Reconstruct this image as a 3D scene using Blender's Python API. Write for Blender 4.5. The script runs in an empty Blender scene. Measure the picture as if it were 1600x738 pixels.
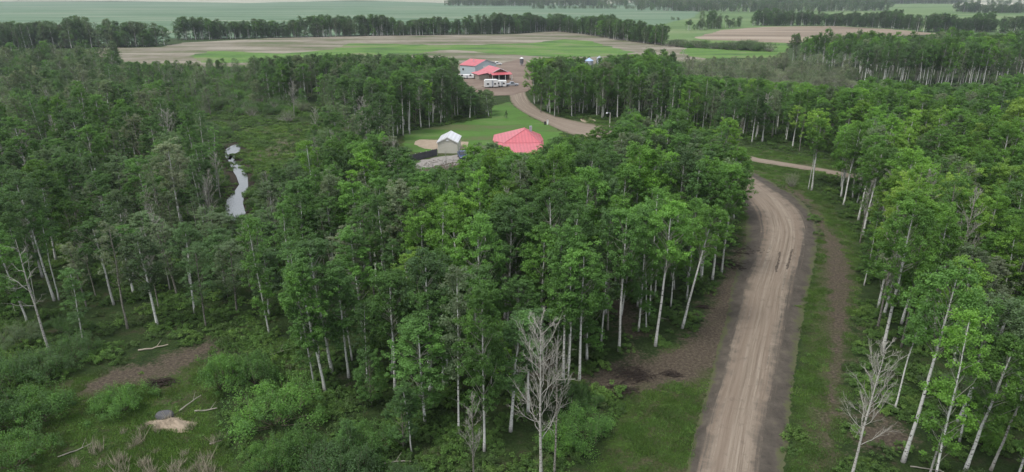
import bpy, math, random
import numpy as np
from mathutils import Vector
R = math.radians
rnd = random.Random(7)
nr = np.random.default_rng(11)
S = bpy.context.scene
C = S.collection

# ------------------------------------------------------------------ camera, world, sun, exposure
HAZE = 0.00012
CAMH, PITCH, F0 = 37.0, R(19.8), 1067.0
cam_d = bpy.data.cameras.new('camera'); cam = bpy.data.objects.new('camera', cam_d); C.objects.link(cam)
cam.location = (0, 0, CAMH); cam.rotation_euler = (math.pi/2 - PITCH, 0, 0)
cam_d.sensor_width = 36; cam_d.lens = 36*F0/1600; cam_d.clip_start = 0.5; cam_d.clip_end = 20000
S.camera = cam
W = bpy.data.worlds.new('World'); S.world = W; W.use_nodes = True
wn = W.node_tree.nodes; wl = W.node_tree.links; wn.clear()
sky = wn.new('ShaderNodeTexSky'); sky.sky_type = 'NISHITA'; sky.sun_disc = False
SUN_EL, SUN_AZ = R(62), R(-128)
sky.sun_elevation = SUN_EL; sky.sun_rotation = SUN_AZ; sky.dust_density = 2.5; sky.air_density = 1.0
hs = wn.new('ShaderNodeHueSaturation'); hs.inputs['Saturation'].default_value = 0.30
bg = wn.new('ShaderNodeBackground'); bg.inputs['Strength'].default_value = 0.075
wo = wn.new('ShaderNodeOutputWorld')
wl.new(sky.outputs[0], hs.inputs['Color']); wl.new(hs.outputs[0], bg.inputs['Color']); cl = wn.new('ShaderNodeBackground'); cl.inputs['Color'].default_value = (.86, .92, 1.0, 1); cl.inputs['Strength'].default_value = 0.56
ad = wn.new('ShaderNodeAddShader'); wl.new(bg.outputs[0], ad.inputs[0]); wl.new(cl.outputs[0], ad.inputs[1]); wl.new(ad.outputs[0], wo.inputs[0])
sun_d = bpy.data.lights.new('sun', 'SUN'); sun = bpy.data.objects.new('sun', sun_d); C.objects.link(sun)
sun_d.energy = 1.8; sun_d.angle = R(20); sun_d.color = (1.0, 0.97, 0.92)
sd = Vector((math.sin(SUN_AZ)*math.cos(SUN_EL), math.cos(SUN_AZ)*math.cos(SUN_EL), math.sin(SUN_EL)))
sun.rotation_euler = sd.to_track_quat('Z', 'Y').to_euler(); sun.location = (0, 0, 200)
S.view_settings.view_transform = 'Standard'; S.view_settings.look = 'None'
S.view_settings.gamma = 1.0; S.view_settings.use_curve_mapping = False
S.view_settings.exposure = 0.34
S.cycles.max_bounces = 6; S.cycles.diffuse_bounces = 4; S.cycles.glossy_bounces = 2
S.cycles.transmission_bounces = 3; S.cycles.transparent_max_bounces = 4; S.cycles.volume_bounces = 0
S.cycles.use_denoising = True

# ------------------------------------------------------------------ plan helpers: photo reading <-> ground plan in metres
CP, SP = math.cos(PITCH), math.sin(PITCH)
def G(u, v, z=0.0):
    a, b = (u-800)/F0, (369-v)/F0
    dx, dy, dz = a, CP + b*SP, -SP + b*CP
    t = (z-CAMH)/dz
    return (dx*t, dy*t)
def Pv(x, y, z):
    x = np.asarray(x, float); y = np.asarray(y, float); z = np.asarray(z, float)-CAMH
    zc = y*CP - z*SP; yc = y*SP + z*CP
    zc = np.maximum(zc, 0.1)
    return 800+F0*x/zc, 369-F0*yc/zc
def height(y, v_top):
    a = PITCH - math.atan((369-v_top)/F0)
    return CAMH - y*math.tan(a)
def gp(pts): return [G(*p) for p in pts]
def inpoly(px, py, poly):
    px = np.asarray(px, float); py = np.asarray(py, float)
    r = np.zeros(px.shape, bool); n = len(poly)
    for i in range(n):
        x1, y1 = poly[i]; x2, y2 = poly[(i+1) % n]
        if y1 == y2: continue
        c = ((y1 > py) != (y2 > py)) & (px < (x2-x1)*(py-y1)/(y2-y1)+x1)
        r ^= c
    return r
def sdist(px, py, poly):
    d = np.full(px.shape, 1e9)
    n = len(poly)
    for i in range(n):
        ax, ay = poly[i]; bx, by = poly[(i+1) % n]
        ex, ey = bx-ax, by-ay; L = ex*ex+ey*ey+1e-9
        t = np.clip(((px-ax)*ex+(py-ay)*ey)/L, 0, 1)
        d = np.minimum(d, np.hypot(px-ax-t*ex, py-ay-t*ey))
    return np.where(inpoly(px, py, poly), d, -d)

# ------------------------------------------------------------------ mesh helpers
def make_mesh(name, V, polys=None, quads=None, mi=None, attrs=None, smooth=False):
    me = bpy.data.meshes.new(name)
    V = np.asarray(V, np.float32)
    if quads is not None:
        q = np.asarray(quads, np.int32); k = q.shape[1]
        me.vertices.add(len(V)); me.vertices.foreach_set('co', V.ravel())
        me.loops.add(q.size); me.loops.foreach_set('vertex_index', q.ravel())
        me.polygons.add(len(q)); me.polygons.foreach_set('loop_start', np.arange(0, q.size, k, dtype=np.int32))
        me.polygons.foreach_set('loop_total', np.full(len(q), k, np.int32))
        if mi is not None: me.polygons.foreach_set('material_index', np.asarray(mi, np.int32))
        if smooth: me.polygons.foreach_set('use_smooth', np.ones(len(q), bool))
        me.update(calc_edges=True)
    else:
        me.from_pydata([tuple(map(float, v)) for v in V], [], polys)
        if mi is not None: me.polygons.foreach_set('material_index', np.asarray(mi, np.int32))
        if smooth: me.polygons.foreach_set('use_smooth', np.ones(len(me.polygons), bool))
        me.update()
    for k, a in (attrs or {}).items():
        at = me.attributes.new(k, 'FLOAT', 'POINT'); at.data.foreach_set('value', np.asarray(a, np.float32))
    return me
def mesh_obj(name, me, mats=None, parent=None, loc=None, link=True):
    o = bpy.data.objects.new(name, me)
    for m in (mats or []):
        if m.name not in [x.name for x in me.materials if x]: me.materials.append(m)
    if loc is not None: o.location = loc
    if parent: o.parent = parent
    if link: C.objects.link(o)
    return o
def tag(o, label=None, cat=None, group=None, kind=None):
    if label: o['label'] = label
    if cat: o['category'] = cat
    if group: o['group'] = group
    if kind: o['kind'] = kind
    return o
def empty(name, loc, rz=0.0):
    o = bpy.data.objects.new(name, None); C.objects.link(o)
    o.location = loc; o.rotation_euler = (0, 0, rz); o.empty_display_size = 0.5
    return o
class MB:
    """collects boxes, tubes and polygons for one mesh"""
    def __init__(s): s.V = []; s.F = []
    def add(s, V, F):
        n = len(s.V); s.V += [tuple(v) for v in V]; s.F += [tuple(i+n for i in f) for f in F]; return s
    def box(s, x0, x1, y0, y1, z0, z1):
        V = [(x, y, z) for x in (x0, x1) for y in (y0, y1) for z in (z0, z1)]
        return s.add(V, [(0,1,3,2),(4,6,7,5),(0,4,5,1),(2,3,7,6),(0,2,6,4),(1,5,7,3)])
    def prism(s, poly, z0, z1):
        n = len(poly)
        V = [(x, y, z0) for x, y in poly]+[(x, y, z1) for x, y in poly]
        return s.add(V, [tuple(range(n))[::-1], tuple(range(n, 2*n))]+[(i, (i+1) % n, (i+1) % n+n, i+n) for i in range(n)])
    def extr(s, prof, axis, a, b):
        """profile (h, z) extruded along axis 'x' or 'y' from a to b"""
        n = len(prof)
        f = (lambda h, z, t: (t, h, z)) if axis == 'x' else (lambda h, z, t: (h, t, z))
        V = [f(h, z, a) for h, z in prof]+[f(h, z, b) for h, z in prof]
        return s.add(V, [tuple(range(n)), tuple(range(n, 2*n))[::-1]]+[(i, i+n, (i+1) % n+n, (i+1) % n) for i in range(n)])
    def tube(s, p, r, k=6, cap=True):
        V, F = tube(p, r, k); s.add(V.tolist(), [tuple(f) for f in F])
        if cap:
            n = len(s.V); m = len(V); s.F.append(tuple(range(n-k, n))); s.F.append(tuple(range(n-m, n-m+k))[::-1])
        return s
    def cyl(s, x, y, z0, z1, r0, r1=None, k=16):
        return s.tube([(x, y, z0), (x, y, z1)], [r0, r0 if r1 is None else r1], k)
    def quadslab(s, a, b, c, d, t):
        """thick slab under the four corners"""
        n = np.cross(np.subtract(b, a), np.subtract(d, a)); n = n/np.linalg.norm(n)*t
        V = [a, b, c, d]+[tuple(np.subtract(q, n)) for q in (a, b, c, d)]
        return s.add(V, [(0,1,2,3),(7,6,5,4),(0,4,5,1),(1,5,6,2),(2,6,7,3),(3,7,4,0)])
    def build(s, name, mat, parent=None, smooth=False):
        me = make_mesh(name, s.V, polys=s.F, smooth=smooth)
        import bmesh
        bm = bmesh.new(); bm.from_mesh(me); bmesh.ops.recalc_face_normals(bm, faces=bm.faces); bm.to_mesh(me); bm.free()
        return mesh_obj(name, me, [mat], parent)
def tube(p, r, k=6):
    p = np.asarray(p, float); r = np.asarray(r, float); n = len(p)
    d = np.gradient(p, axis=0); d /= np.linalg.norm(d, axis=1)[:, None]+1e-9
    ref = np.array([0, 0, 1.0]) if abs(d[0, 2]) < 0.9 else np.array([1.0, 0, 0])
    a = np.cross(d, ref); a /= np.linalg.norm(a, axis=1)[:, None]+1e-9
    b = np.cross(d, a)
    th = np.linspace(0, 2*np.pi, k, endpoint=False)
    V = p[:, None]+r[:, None, None]*(np.cos(th)[None, :, None]*a[:, None]+np.sin(th)[None, :, None]*b[:, None])
    i = np.arange(n-1)[:, None]*k; j = np.arange(k)[None]
    F = np.stack([i+j, i+(j+1) % k, i+k+(j+1) % k, i+k+j], -1).reshape(-1, 4)
    return V.reshape(-1, 3), F
def merge(parts):
    Vs, Fs, n = [], [], 0
    for V, F in parts:
        Vs.append(V); Fs.append(np.asarray(F)+n); n += len(V)
    return np.concatenate(Vs), np.concatenate(Fs)

# ------------------------------------------------------------------ materials
def nm(name):
    m = bpy.data.materials.new(name); m.use_nodes = True
    nt = m.node_tree; nt.nodes.clear()
    return m, nt.nodes, nt.links
def node(N, t, **k):
    n = N.new(t)
    for a, v in k.items():
        if a.startswith('_'): setattr(n, a[1:], v)
        else: n.inputs[a.replace('__', ' ')].default_value = v
    return n
def ramp(N, L, src, stops, interp='LINEAR'):
    r = N.new('ShaderNodeValToRGB'); r.color_ramp.interpolation = interp
    e = r.color_ramp.elements
    while len(e) < len(stops): e.new(0.5)
    for i, (p, c) in enumerate(stops):
        e[i].position = p; e[i].color = (*c, 1) if len(c) == 3 else c
    L.new(src, r.inputs[0]); return r
def mixc(N, L, f, a, b, mode='MIX'):
    m = N.new('ShaderNodeMix'); m.data_type = 'RGBA'; m.blend_type = mode
    for s, v in ((m.inputs[0], f), (m.inputs[6], a), (m.inputs[7], b)):
        if hasattr(v, 'links') or isinstance(v, bpy.types.NodeSocket): L.new(v, s)
        else: s.default_value = v if not isinstance(v, tuple) else ((*v, 1) if len(v) == 3 else v)
    return m.outputs[2]
def math_(N, L, op, a, b=0.0, c=0.0, clamp=False):
    m = N.new('ShaderNodeMath'); m.operation = op; m.use_clamp = clamp
    for s, v in zip(m.inputs, (a, b, c)):
        if isinstance(v, bpy.types.NodeSocket): L.new(v, s)
        else: s.default_value = v
    return m.outputs[0]
def noise(N, L, vec, scale, detail=4, rough=0.6, dist=0.0):
    n = node(N, 'ShaderNodeTexNoise', Scale=scale, Detail=detail, Roughness=rough, Distortion=dist)
    L.new(vec, n.inputs['Vector']); return n.outputs['Fac']
def scaled(N, L, vec, sx, sy, sz):
    m = N.new('ShaderNodeMapping'); m.inputs['Scale'].default_value = (sx, sy, sz); L.new(vec, m.inputs[0]); return m.outputs[0]
def finish(m, N, L, col, rough=0.9, spec=0.2, bump=None, bstr=0.3, bdist=0.05, metal=0.0):
    p = N.new('ShaderNodeBsdfPrincipled'); o = N.new('ShaderNodeOutputMaterial')
    if isinstance(col, tuple): p.inputs['Base Color'].default_value = (*col, 1)
    else: L.new(col, p.inputs['Base Color'])
    p.inputs['Roughness'].default_value = rough; p.inputs['Specular IOR Level'].default_value = spec
    p.inputs['Metallic'].default_value = metal
    if bump is not None:
        b = node(N, 'ShaderNodeBump', Strength=bstr, Distance=bdist); L.new(bump, b.inputs['Height']); L.new(b.outputs[0], p.inputs['Normal'])
    L.new(p.outputs[0], o.inputs[0]); return m
def simple(name, col, rough=0.6, spec=0.4, var=0.15, scale=1.5, metal=0.0):
    m, N, L = nm(name)
    tc = N.new('ShaderNodeTexCoord')
    n = noise(N, L, tc.outputs['Object'], scale, 5)
    f = math_(N, L, 'MULTIPLY_ADD', n, var*2, 1-var)
    vm = N.new('ShaderNodeVectorMath'); vm.operation = 'SCALE'; vm.inputs[0].default_value = col; L.new(f, vm.inputs['Scale'])
    return finish(m, N, L, vm.outputs[0], rough, spec, metal=metal, bump=noise(N, L, tc.outputs['Object'], scale*6, 5, .7) if rough > .85 else None, bstr=.7, bdist=.08)

def leaf_material(name, stops, trans=0.3):
    m, N, L = nm(name)
    at = N.new('ShaderNodeAttribute'); at.attribute_type = 'INSTANCER'; at.attribute_name = 'tint'
    oi = N.new('ShaderNodeObjectInfo')
    cl = N.new('ShaderNodeAttribute'); cl.attribute_type = 'GEOMETRY'; cl.attribute_name = 'clv'
    t = math_(N, L, 'MULTIPLY_ADD', cl.outputs['Fac'], 0.16, at.outputs['Fac'])
    t = math_(N, L, 'ADD', t, -0.08, clamp=True)
    r = ramp(N, L, t, stops)
    f = math_(N, L, 'MULTIPLY_ADD', oi.outputs['Random'], 0.60, 0.78)
    f2 = math_(N, L, 'MULTIPLY_ADD', cl.outputs['Fac'], 0.4, 0.8)
    f = math_(N, L, 'MULTIPLY', f, f2)
    vm = N.new('ShaderNodeVectorMath'); vm.operation = 'SCALE'; L.new(r.outputs[0], vm.inputs[0]); L.new(f, vm.inputs['Scale'])
    d = N.new('ShaderNodeBsdfPrincipled'); d.inputs['Roughness'].default_value = 0.55; d.inputs['Specular IOR Level'].default_value = 0.25
    tr = N.new('ShaderNodeBsdfTranslucent'); mx = N.new('ShaderNodeMixShader'); mx.inputs[0].default_value = trans
    o = N.new('ShaderNodeOutputMaterial')
    L.new(vm.outputs[0], d.inputs['Base Color'])
    yl = mixc(N, L, 1.0, vm.outputs[0], (1.25, 1.15, 0.6), 'MULTIPLY'); L.new(yl, tr.inputs['Color'])
    L.new(d.outputs[0], mx.inputs[1]); L.new(tr.outputs[0], mx.inputs[2]); L.new(mx.outputs[0], o.inputs[0])
    return m
STOPS = [(0.0, (.215,.250,.165)), (0.22, (.140,.200,.105)), (0.42, (.085,.160,.060)), (0.62, (.105,.218,.052)), (0.82, (.145,.290,.048)), (1.0, (.215,.330,.068))]
M_leaf = leaf_material('aspen_leaves', STOPS, 0.4)
M_under = leaf_material('undergrowth_leaves', [(0.0, (.14,.15,.07)), (0.3, (.075,.12,.04)), (0.6, (.09,.175,.04)), (1.0, (.15,.24,.055))], 0.3)

def bark_material(name, light, dark, thr=0.56):
    m, N, L = nm(name)
    tc = N.new('ShaderNodeTexCoord'); ob = tc.outputs['Object']
    oi = N.new('ShaderNodeObjectInfo')
    n1 = noise(N, L, scaled(N, L, ob, 2.2, 2.2, 5.5), 1.6, 3, 0.6)     # scars, wider than tall
    scar = ramp(N, L, n1, [(thr, (0, 0, 0)), (thr+0.05, (1, 1, 1))]).outputs[0]
    n2 = noise(N, L, ob, 0.5, 3)
    base = mixc(N, L, n2, tuple(c*0.74 for c in light), light)
    col = mixc(N, L, scar, base, dark)
    sx = N.new('ShaderNodeSeparateXYZ'); L.new(ob, sx.inputs[0])
    foot = ramp(N, L, sx.outputs[2], [(0.0, (1, 1, 1)), (0.9, (0, 0, 0))]).outputs[0]   # rough dark foot of old bark
    col = mixc(N, L, math_(N, L, 'MULTIPLY', foot, 0.7), col, dark)
    la = N.new('ShaderNodeAttribute'); la.attribute_name = 'limb'; col = mixc(N, L, math_(N, L, 'MULTIPLY', la.outputs['Fac'], 0.8), col, (.20, .20, .14))
    f = math_(N, L, 'MULTIPLY_ADD', oi.outputs['Random'], 0.35, 0.75)
    vm = N.new('ShaderNodeVectorMath'); vm.operation = 'SCALE'; L.new(col, vm.inputs[0]); L.new(f, vm.inputs['Scale'])
    return finish(m, N, L, vm.outputs[0], 0.85, 0.2)
M_bark = bark_material('aspen_bark', (.76,.75,.70), (.06,.05,.045), .575)
M_barkp = bark_material('weathered_bark', (.52,.50,.45), (.12,.10,.085), .56)
M_barkg = bark_material('grey_bark', (.30,.28,.24), (.09,.08,.065), 0.52)
M_twig = simple('bare_twigs', (.40,.38,.33), 0.9, 0.1, 0.3, 0.6)
M_stem = simple('bush_stems', (.17,.14,.11), 0.9, 0.1, 0.3, 2)

# ------------------------------------------------------------------ plan outlines (photo readings turned into metres by G)
road_L = [(1092,738),(1112,650),(1128,600),(1141,550),(1155,500),(1168,450),(1186,400),(1193,370),(1191,350),(1182,330),(1168,310),(1158,299),(1140,284),(1105,265),(1060,247),(1005,229),(955,213)]
road_R = [(1178,738),(1192,650),(1203,600),(1212,550),(1222,500),(1232,450),(1249,400),(1255,370),(1254,350),(1243,330),(1222,310),(1202,297),(1175,279),(1125,255),(1075,238),(1012,221),(955,206)]
sh_L = [(1072,738),(1092,650),(1108,600),(1120,550),(1134,500),(1144,450),(1158,400),(1166,370),(1166,350),(1163,330),(1155,312),(1148,302),(1130,287),(1095,268),(1050,250),(1000,232),(955,215)]
sh_R = [(1226,738),(1234,650),(1240,600),(1246,550),(1254,500),(1264,450),(1275,400),(1277,370),(1273,350),(1262,326),(1240,305),(1215,291),(1185,273),(1135,250),(1085,234),(1018,217),(958,203)]
drive_A = [(958,204),(940,197),(905,190),(870,182),(845,172),(830,160),(822,148),(822,136),(826,124),(829,112),(832,104)]
drive_B = [(955,216),(925,216),(890,210),(860,197),(826,181),(803,166),(796,152),(800,140),(803,126),(798,115),(790,107)]
cross_A = [(1110,248),(1155,242),(1200,250),(1270,261),(1330,272),(1390,285)]
cross_B = [(1108,256),(1155,250),(1200,257),(1270,268),(1330,280),(1390,294)]
creek = [(352,333),(353,318),(356,308),(366,297),(371,286),(369,276),(364,268),(360,258),(356,250),(360,243),(367,243),(366,251),(374,256),(381,263),(384,275),(384,290),(380,304),(379,316),(384,333),(372,342),(362,341)]
creek_up = [(352,241),(354,233),(361,228),(372,224),(375,229),(371,236),(364,240),(361,248),(355,248)]
verge_left = [(925,760),(940,700),(968,640),(985,600),(1020,560),(1050,540),(1085,530),(1105,490),(1130,440),(1150,400),(1158,370),(1155,330),(1165,300),(1190,400),(1180,480),(1150,560),(1110,650),(1085,760)]
verge_right = [(1235,760),(1245,600),(1262,470),(1278,400),(1278,350),(1262,320),(1215,290),(1200,275),(1265,290),(1300,320),(1338,370),(1345,430),(1335,500),(1325,600),(1305,760)]
dirt_polys = [
 [(870,600),(905,585),(950,575),(990,560),(1000,500),(985,470),(930,470),(960,500),(985,530),(1010,560),(1060,540),(1095,500),(1120,450),(1150,395),(1170,350),(1190,350),(1196,400),(1175,450),(1150,520),(1120,570),(1090,600),(1050,600),(1000,615),(950,610)],
 [(1285,360),(1312,370),(1332,430),(1330,500),(1318,580),(1300,700),(1290,740),(1272,740),(1284,640),(1294,560),(1292,470),(1287,420)],
 [(1215,288),(1260,305),(1285,340),(1300,360),(1280,370),(1270,330),(1240,305)],
 [(1350,640),(1400,660),(1430,690),(1400,705),(1350,700),(1330,670)],
 [(112,622),(135,600),(170,578),(230,565),(285,545),(340,530),(350,540),(322,556),(290,575),(250,590),(200,600),(150,616)],
 [(635,268),(680,255),(735,252),(730,265),(690,275),(640,282)],
 [(750,500),(800,505),(860,560),(850,610),(800,560)],
]
grass_polys = [verge_left, verge_right,
 [(615,220),(640,205),(700,195),(765,185),(800,170),(830,182),(868,200),(880,215),(850,262),(780,262),(720,250),(690,262),(640,272),(615,255)],
 [(765,185),(770,165),(795,160),(830,185),(800,185)],
 [(905,190),(960,203),(1050,215),(1110,222),(1110,210),(1000,200),(930,185)],
 [(1110,222),(1160,228),(1270,246),(1340,262),(1340,282),(1270,268),(1265,292),(1200,292),(1150,275),(1080,250)],
 [(380,200),(480,192),(560,200),(560,235),(470,262),(395,262),(375,245),(372,225)],
 [(395,262),(640,268),(640,300),(560,290),(480,275)],
 [(-50,640),(110,590),(340,560),(350,600),(330,660),(380,760),(-80,780)],
 [(420,530),(475,535),(480,620),(430,620)]]

def flat_dist_attr(x, y, polys):
    d = np.full(x.shape, -50.0)
    for p in polys:
        w = gp(p); d = np.maximum(d, sdist(x, y, w))
    return np.clip(d, -6, 6)

# ------------------------------------------------------------------ ground
def axis(a, b, step, far, g=1.09):
    c = list(np.arange(a, b, step)); s = step; lo, hi = [], []
    x = a
    while x > -far: s *= g; x -= s; lo.append(x)
    s = step; x = c[-1]
    while x < far: s *= g; x += s; hi.append(x)
    return np.array(lo[::-1]+c+hi)
gx = axis(-110, 100, 1.3, 7000); gy = axis(30, 260, 1.3, 9000)
gy = gy[gy > -400]
X, Y = np.meshgrid(gx, gy)
creek_w, creek_up_w = gp(creek), gp(creek_up)
dcr = np.maximum(sdist(X, Y, creek_w), sdist(X, Y, creek_up_w))
def ground_z(x, y, d=None):
    x = np.asarray(x, float); y = np.asarray(y, float)
    if d is None: d = np.maximum(sdist(x, y, creek_w), sdist(x, y, creek_up_w))
    return -0.5*np.clip((d+1.2)/2.0, 0, 1)**1.0
Z = ground_z(X, Y, dcr)
dirt = flat_dist_attr(X, Y, dirt_polys)
grass = flat_dist_attr(X, Y, grass_polys)
mud = np.clip(dcr, -6, 6)
nY, nX = X.shape
idx = np.arange(nY*nX).reshape(nY, nX)
Q = np.stack([idx[:-1, :-1], idx[:-1, 1:], idx[1:, 1:], idx[1:, :-1]], -1).reshape(-1, 4)
me = make_mesh('ground', np.stack([X, Y, Z], -1).reshape(-1, 3), quads=Q, attrs={'dirt': dirt.ravel(), 'grass': grass.ravel(), 'mud': mud.ravel()}, smooth=True)
m, N, L = nm('ground_soil'); tc = N.new('ShaderNodeTexCoord'); ob = tc.outputs['Object']
def attr(name):
    a = N.new('ShaderNodeAttribute'); a.attribute_name = name; return a.outputs['Fac']
nb = noise(N, L, ob, 0.08, 5, 0.65); nmid = noise(N, L, ob, 0.45, 6, 0.7); nf = noise(N, L, ob, 3.0, 6, 0.75); nst = noise(N, L, scaled(N, L, ob, 1, 1, 1), 9.0, 4, 0.8)
floor_c = ramp(N, L, nmid, [(0.35, (.028,.046,.018)), (0.52, (.042,.070,.022)), (0.68, (.070,.068,.040))]).outputs[0]
grass_c = ramp(N, L, math_(N, L, 'MULTIPLY_ADD', nf, 0.35, math_(N, L, 'MULTIPLY', nmid, 0.65)), [(0.36, (.115,.095,.065)), (0.45, (.085,.090,.045)), (0.51, (.060,.092,.026)), (0.60, (.070,.130,.028)), (0.72, (.12,.135,.050))]).outputs[0]
dirt_c = ramp(N, L, nf, [(0.30, (.058,.045,.037)), (0.5, (.120,.096,.075)), (0.7, (.185,.150,.112))]).outputs[0]
def edge(a, k1, k2, lo, hi):
    s = math_(N, L, 'MULTIPLY_ADD', nmid, k1, a); s = math_(N, L, 'MULTIPLY_ADD', nf, k2, s)
    s = math_(N, L, 'SUBTRACT', s, (k1+k2)/2)
    mr = N.new('ShaderNodeMapRange'); mr.inputs[1].default_value = lo; mr.inputs[2].default_value = hi; L.new(s, mr.inputs[0]); return mr.outputs[0]
col = mixc(N, L, edge(attr('grass'), 4, 2, -0.4, 0.6), floor_c, grass_c)
col = mixc(N, L, edge(attr('dirt'), 9, 6, -0.8, 1.0), col, dirt_c)
col = mixc(N, L, edge(attr('mud'), 3, 1, -2.8, -1.2), col, (.055, .045, .035))
nsp = ramp(N, L, noise(N, L, ob, 4.0, 6, 0.85), [(0.36, (.45, .42, .40)), (0.5, (.95, .95, .95)), (0.62, (1.5, 1.6, 1.3))]).outputs[0]
col = mixc(N, L, 0.75, col, nsp, 'MULTIPLY')
finish(m, N, L, col, 0.95, 0.1, bump=math_(N, L, 'ADD', nf, math_(N, L, 'MULTIPLY', nst, 0.5)), bstr=0.9, bdist=0.35)
tag(mesh_obj('ground', me, [m]), kind='structure')

# creek water
def ragged(poly, step, amp, seed, closed=True):
    r = random.Random(seed); out = []
    n = len(poly); rng = range(n if closed else n-1)
    for i in rng:
        a, b = Vector(poly[i]), Vector(poly[(i+1) % n]); L_ = (b-a).length; k = max(1, int(L_/step))
        nrm = Vector((-(b-a).y, (b-a).x)); nrm = nrm/(nrm.length+1e-9)
        for j in range(k):
            p = a+(b-a)*(j/k)+nrm*r.gauss(0, amp); out.append((p.x, p.y))
    return out
def sheet(name, poly, z, mat, label=None, kind='structure'):
    from mathutils.geometry import tessellate_polygon
    pts = [Vector((x, y, z)) for x, y in poly]
    tris = tessellate_polygon([pts])
    me = make_mesh(name, [tuple(p) for p in pts], polys=[tuple(t) for t in tris])
    me2 = me
    import bmesh
    bm = bmesh.new(); bm.from_mesh(me2)
    for f in bm.faces:
        f.normal_update()
        if f.normal.z < 0: f.normal_flip()
    bm.to_mesh(me2); bm.free()
    o = mesh_obj(name, me2, [mat]); tag(o, kind=kind)
    if label: o['label'] = label
    return o
m, N, L = nm('creek_water'); tc = N.new('ShaderNodeTexCoord')
wnz = noise(N, L, tc.outputs['Object'], 1.8, 4, 0.6)
scum = ramp(N, L, noise(N, L, tc.outputs['Object'], 0.9, 5, 0.7), [(0.66, (.05, .055, .05)), (0.74, (.25, .24, .22))]).outputs[0]
finish(m, N, L, scum, 0.06, 1.0, bump=wnz, bstr=0.6, bdist=0.06)
m.node_tree.nodes['Principled BSDF'].inputs['IOR'].default_value = 2.2
M_water = m
def grow(poly, d):
    cx = sum(p[0] for p in poly)/len(poly); cy = sum(p[1] for p in poly)/len(poly)
    return [(x+(x-cx)/max(1e-6, math.hypot(x-cx, y-cy))*d, y+(y-cy)/max(1e-6, math.hypot(x-cx, y-cy))*d) for x, y in poly]
sheet('creek_water', grow(creek_w, 0.9), -0.14, M_water)
sheet('creek_pool_water', grow(creek_up_w, 0.5), -0.14, M_water)

# ------------------------------------------------------------------ roads as ribbons with a low crown
def catmull(pts, k=8):
    P_ = [np.array(p, float) for p in pts]; P_ = [2*P_[0]-P_[1]]+P_+[2*P_[-1]-P_[-2]]
    out = []
    for i in range(1, len(P_)-2):
        a, b, c, d = P_[i-1:i+3]
        for j in range(k):
            t = j/k
            out.append(0.5*((2*b)+(-a+c)*t+(2*a-5*b+4*c-d)*t*t+(-a+3*b-3*c+d)*t**3))
    out.append(P_[-2]); return np.array(out)
def ribbon(name, rails, prof, mat, k=8, sub=5, ext=None, z0=0.012):
    """rails: lists of px points across the road; prof: height of each rail; u runs across, w along in metres"""
    rl = [catmull(gp(r), k) for r in rails]
    rows = []; us = []; zs = []
    for i in range(len(rl)-1):
        for j in range(sub):
            t = j/sub; rows.append(rl[i]*(1-t)+rl[i+1]*t); us.append(i+t); tt = t*t*(3-2*t); zs.append(prof[i]*(1-tt)+prof[i+1]*tt)
    rows.append(rl[-1]); us.append(len(rl)-1.0); zs.append(prof[-1])
    A = np.array(rows)                                   # across, along, 2
    mid = A.mean(0); w = np.concatenate([[0], np.cumsum(np.linalg.norm(np.diff(mid, axis=0), axis=1))])
    r_ = np.random.default_rng(5)
    for e, dirn in ((0, -1), (-1, 1)):
        nrm = A[-1]-A[0]; nrm /= np.linalg.norm(nrm, axis=1)[:, None]
        A[e] += nrm*dirn*(r_.normal(0, 0.10, len(mid))[:, None])
    nA, nW = A.shape[:2]
    V = np.concatenate([A, np.repeat(np.array(zs)[:, None, None], nW, 1)+z0], -1).reshape(-1, 3)
    Uv = np.repeat(np.array(us)[:, None], nW, 1).ravel(); Wv = np.repeat(w[None], nA, 0).ravel()
    across = np.linalg.norm(A-A.mean(0)[None], axis=2)*np.sign(np.array(us)-us[-1]/2)[:, None]
    ii = np.arange(nA*nW).reshape(nA, nW)
    Q = np.stack([ii[:-1, :-1], ii[1:, :-1], ii[1:, 1:], ii[:-1, 1:]], -1).reshape(-1, 4)
    me = make_mesh(name, V, quads=Q, attrs={'u': Uv, 'w': Wv, 'm': across.ravel()}, smooth=True)
    o = mesh_obj(name, me, [mat]); tag(o, kind='structure'); return o
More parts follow.
